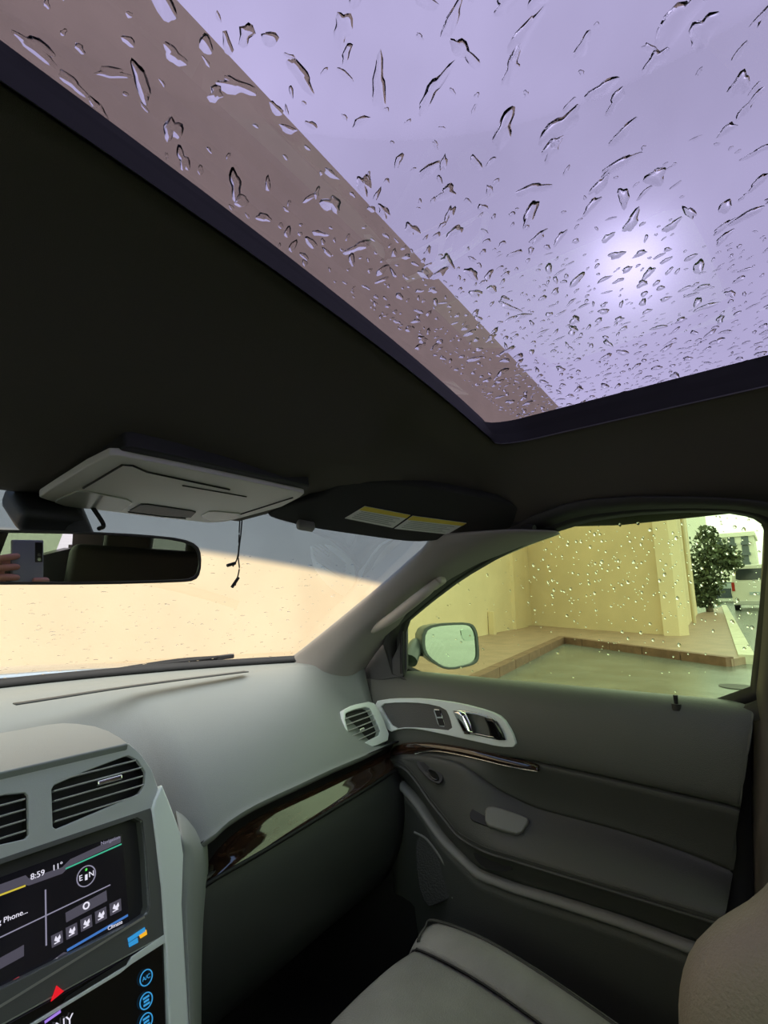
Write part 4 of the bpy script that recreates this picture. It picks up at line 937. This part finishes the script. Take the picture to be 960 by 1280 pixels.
# dangling wires
cab = thing('loose_cable', 'two thin black wires hanging from the overhead console', 'cable', tuple(at(298, 648, y=.735)))
w1 = [at(px, py, y=.735) for px, py in ((300, 645), (299, 665), (298, 690), (295, 702), (291, 708))]
w2 = [at(px, py, y=.733) for px, py in ((303, 644), (301, 668), (298, 695), (299, 712), (294, 732))]
tube('wire', w1, .0012, BLACK, cab, 8); tube('wire', w2, .0012, BLACK, cab, 8)
for p, q in ((at(294, 704, y=.735), at(284, 707, y=.735)), (at(298, 722, y=.733), at(290, 734, y=.733))): tube('plug', [p, q], .0028, BLACK, cab, 8, 1)
# passenger sun visor
vA, vB, vC = at(345, 648, y=.715), at(528, 682, y=.585), at(455, 618, y=.575)
VSn = unit(np.cross(vB - vA, vC - vA)); VSn = VSn if VSn[2] < 0 else -VSn
def sv(px, py, o=0.): return onp(px, py, vA + VSn * o, VSn)
vis = thing('sun_visor', 'black folded sun visor with two warning stickers', 'sun visor', tuple(sv(480, 655)))
vout = rnd([sv(*p) for p in ((330, 646), (342, 634), (400, 622), (430, 600), (520, 604), (640, 628), (664, 645), (640, 662), (575, 673), (520, 680), (440, 669), (380, 660))], 2, .2)
plate('panel', vout, [], VSn, .020, mat('visor_cloth', (.035, .034, .033), .9, bump=.5, bscale=1200), vis, bevel=.007, bseg=4)
YEL = mat('label_yellow', (.92, .74, .10), .5); WLB = mat('label_white', (.90, .91, .87), .5)
for q in (((431, 648), (456, 633), (513, 644), (491, 660)), ((493, 661), (516, 645), (583, 654), (559, 668))):
    P = [sv(px, py, .002) for px, py in q]
    plate('warning_sticker', P, [], VSn, .001, WLB, vis)
    a, b = lerp(P[1], P[0], .28), lerp(P[2], P[3], .22)
    st_ = plate('sticker_header', [P[1] + VSn * .0006, P[2] + VSn * .0006, b + VSn * .0006, a + VSn * .0006], [], VSn, .0008, YEL, vis)
    for k in range(5):
        t = .36 + .12 * k; c0_, c1_ = lerp(lerp(P[1], P[0], t), lerp(P[2], P[3], t), .08), lerp(lerp(P[1], P[0], t), lerp(P[2], P[3], t), .9 - .1 * (k % 2))
        tube('print_line', [c0_ + VSn * .0004, c1_ + VSn * .0004], .0006, mat('print_grey', (.42, .44, .42), .6), vis, 4, 1)
vc = sv(382, 657, .006); obox('visor_clip', vc, [unit(vB - vA), np.cross(VSn, unit(vB - vA)), VSn], (.017, .008, .009), mat('clip_grey', (.25, .24, .23), .4), vis, bevel=.005)
tube('pivot_rod', [sv(640, 655, -.004), at(668, 660, x=.63)], .006, DARK, vis, 10, 1)

# ================================================================== PASSENGER SEAT
seat = thing('passenger_seat', 'grey leather front passenger seat with stitched bolsters', 'seat', (.36, .25, .42))
def sgrid(name, f, us, vs_, mt, **kw):
    return loft(name, [[f(u, v) for u in us] for v in vs_], mt, seat, 3, 3, **kw)
SX0, SX1 = .13, .585
def cush(u, v):
    # u across 0..1, v from the back (0) over the front edge and down (1.3)
    x = SX0 + (SX1 - SX0) * u
    if v <= .86: y = .02 + .555 * v / .86; z = .695 + .090 * sstep(v, -.1, .80)
    else:
        t = (v - .86) / .44; a = t * 1.5; y = .575 + .035 * math.sin(min(a, 1.57)); z = .785 - .05 * (1 - math.cos(min(a, 1.57))) - .14 * max(0, t - .5)
    e = abs(u - .5) * 2
    return V(x, y - .05 * (e ** 4), z)
ins = sgrid('cushion_insert', lambda u, v: cush(.2 + .6 * u, v) + V(0, 0, .006 * math.sin(math.pi * u)), np.linspace(0, 1, 6), np.linspace(0, 1.3, 12), LEATHER, solid=.01)
def bol(side):
    def f(u, v):
        uu = (.79 + .21 * u) if side > 0 else (.21 - .21 * u)
        p = cush(uu, v); h = math.sin(math.pi * min(1, u * .85 + .08)); k = 1 - .75 * sstep(v, .7, 1.15)
        return p + V(side * .012 * math.sin(math.pi * u), .015 * h, (.035 * h - .06 * u ** 3) * k - .16 * max(0, u - .8) * 5 * .5)
    return f
for s in (1, -1):
    sgrid('cushion_bolster', bol(s), np.linspace(0, 1, 8), np.linspace(0, 1.3, 12), LEATHER, solid=.01)
    tube('stitching', [bol(s)(.22, v) + V(0, .002, .0015) for v in np.linspace(0, 1.2, 14)], .0018, STITCH, seat, 6, 2)
    tube('seam', [bol(s)(.0, v) + V(0, .001, .001) for v in np.linspace(0, 1.25, 14)], .003, BLACK, seat, 6, 2)
for o_ in (0, .03):
    tube('stitching', [bol(1)(u_, v_) + V(.002, .005, .0065) for u_, v_ in ((.04, .93 - o_), (.12, .96 - o_), (.28 - o_, .95 - o_), (.40 - o_, .86), (.44 - o_, .7), (.45 - o_, .5), (.45 - o_, .25), (.45 - o_, .05))], .0015, STITCH, seat, 6, 5)
box('seat_base', (.17, .03, .43), (.60, .52, .70), DARK, seat, bevel=.03)
# backrest, reclined
rk = math.radians(12); up = V(0, -math.sin(rk), math.cos(rk)); bf = V(0, math.cos(rk), math.sin(rk)); bo = V(.385, .035, .78)
def bpt(x, h, d): return bo + V(x, 0, 0) + up * h + bf * d
rowsb = []
for h in (-.05, .05, .15, .22, .28, .33, .38, .45, .53, .57):
    wd = ip(h, [(-.05, .24), (.2, .255), (.4, .235), (.53, .19), (.57, .14)]); dp_ = ip(h, [(-.05, .03), (.15, .075), (.27, .112), (.33, .105), (.40, .06), (.5, .03), (.57, .0)])
    rowsb.append([bpt(-wd, h, -.09), bpt(-wd - .015, h, -.02), bpt(-wd, h, dp_), bpt(-wd * .72, h, dp_ * .9 + .01), bpt(-wd * .55, h, .004), bpt(0, h, .0), bpt(wd * .55, h, .004), bpt(wd * .72, h, dp_ * .25 + .005), bpt(wd * .95, h, dp_ * .22), bpt(wd + .005, h, -.03), bpt(wd, h, -.09)])
loft('backrest', rowsb, LEATHB, seat, 4, 4, solid=.01)
obox('headrest', bpt(0, .70, -.02), [V(1, 0, 0), bf, up], (.13, .05, .09), LEATHB, seat, bevel=.045, bseg=5)
for s in (-1, 1): tube('headrest_post', [bpt(s * .06, .54, -.03), bpt(s * .06, .66, -.02)], .006, CHROME, seat, 8, 1)

# centre console between the seats (mostly below the frame)
cc_ = thing('centre_console', 'dark centre console between the front seats', 'console', (-.05, .3, .42))
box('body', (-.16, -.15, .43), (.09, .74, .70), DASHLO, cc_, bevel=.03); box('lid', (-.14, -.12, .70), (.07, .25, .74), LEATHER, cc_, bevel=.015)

# ================================================================== PHONE AND HANDS (seen in the interior mirror)
cr_, cu_, cb_ = right, -down, -fwd
def cp_(a, b, c): return CAM + cr_ * a + cu_ * b + cb_ * c
ph = thing('phone', 'grey-blue phone held up and reflected in the interior mirror', 'phone', tuple(cp_(-.028, -.14, .01)))
obox('body', cp_(-.028, -.062, .0085), [cr_, cu_, cb_], (.037, .08, .004), mat('phone_back', (.22, .27, .33), .25), ph, bevel=.003)
obox('camera_module', cp_(-.004, -.012, .0042), [cr_, cu_, cb_], (.009, .024, .0008), mat('phone_camera_black', (.01, .01, .012), .2), ph, bevel=.0006)
for k in range(2):
    c = cp_(-.004, -.018 - .011 * k, .0038); tube('lens', [c, c - cb_ * .001], .0042, CHROME, ph, 14, 1)
person = thing('person', 'bare hands gripping the phone in the mirror reflection', 'person', tuple(cp_(-.06, -.3, .05)))
SKINM = mat('skin', (.55, .33, .24), .5, bump=.2, bscale=400)
def hand_mesh(name, joints, edges, radii):
    me = bpy.data.meshes.new(name); me.from_pydata([tuple(cp_(*j)) for j in joints], edges, [])
    o = bpy.data.objects.new(name, me); link(o, person)
    o.modifiers.new('skin', 'SKIN'); s = o.modifiers.new('sub', 'SUBSURF'); s.levels = 2; s.render_levels = 2
    if not me.skin_vertices: 
        bm = bmesh.new(); bm.from_mesh(me); bm.verts.layers.skin.verify(); bm.to_mesh(me); bm.free()
    for i, r in enumerate(radii): me.skin_vertices[0].data[i].radius = (r, r)
    me.skin_vertices[0].data[0].use_root = True
    me.materials.append(SKINM); return o
# left hand: forearm, wrist, palm at the phone's long edge, four fingers across the back edge, thumb in front
J_, E_, R_ = [], [], []
def chain(root, pts, rads):
    p = root
    for q, r in zip(pts, rads):
        J_.append(q); R_.append(r); E_.append((p, len(J_) - 1)); p = len(J_) - 1
J_ = [(-.085, -.115, .035)]; R_ = [.022]
chain(0, [(-.12, -.20, .05), (-.19, -.34, .10)], [.026, .038])
J0 = len(J_); J_.append((-.083, -.075, .028)); R_.append(.019); E_.append((0, J0))
for k, b in enumerate((-.03, -.052, -.074, -.096)):
    chain(J0 if k < 2 else 0, [(-.088, b + .004, .018), (-.080, b + .006, .000), (-.066, b + .008 - .002 * k, -.004), (-.052, b + .010 - .004 * k, -.002)], [.0095, .0088, .0082, .007])
chain(J0, [(-.078, -.05, .034), (-.064, -.032, .026), (-.052, -.018, .020)], [.012, .0105, .009])
hand_mesh('hand', J_, E_, R_)
E_ = []; J_ = [(.02, -.155, .035)]; R_ = [.022]
chain(0, [(.05, -.24, .06), (.10, -.37, .11)], [.026, .038])
J1 = len(J_); J_.append((.012, -.118, .032)); R_.append(.019); E_.append((0, J1))
for k in range(4):
    bb = -.085 - .019 * k
    chain(J1 if k < 2 else 0, [(.018, bb, .018), (.012, bb + .003, .0), (-.006, bb + .004, -.004), (-.024 + .004 * k, bb + .006, -.003)], [.0095, .0088, .0082, .007])
chain(J1, [(.008, -.09, .034), (-.004, -.07, .028), (-.014, -.055, .022)], [.012, .0105, .009])
hand_mesh('hand', J_, E_, R_)
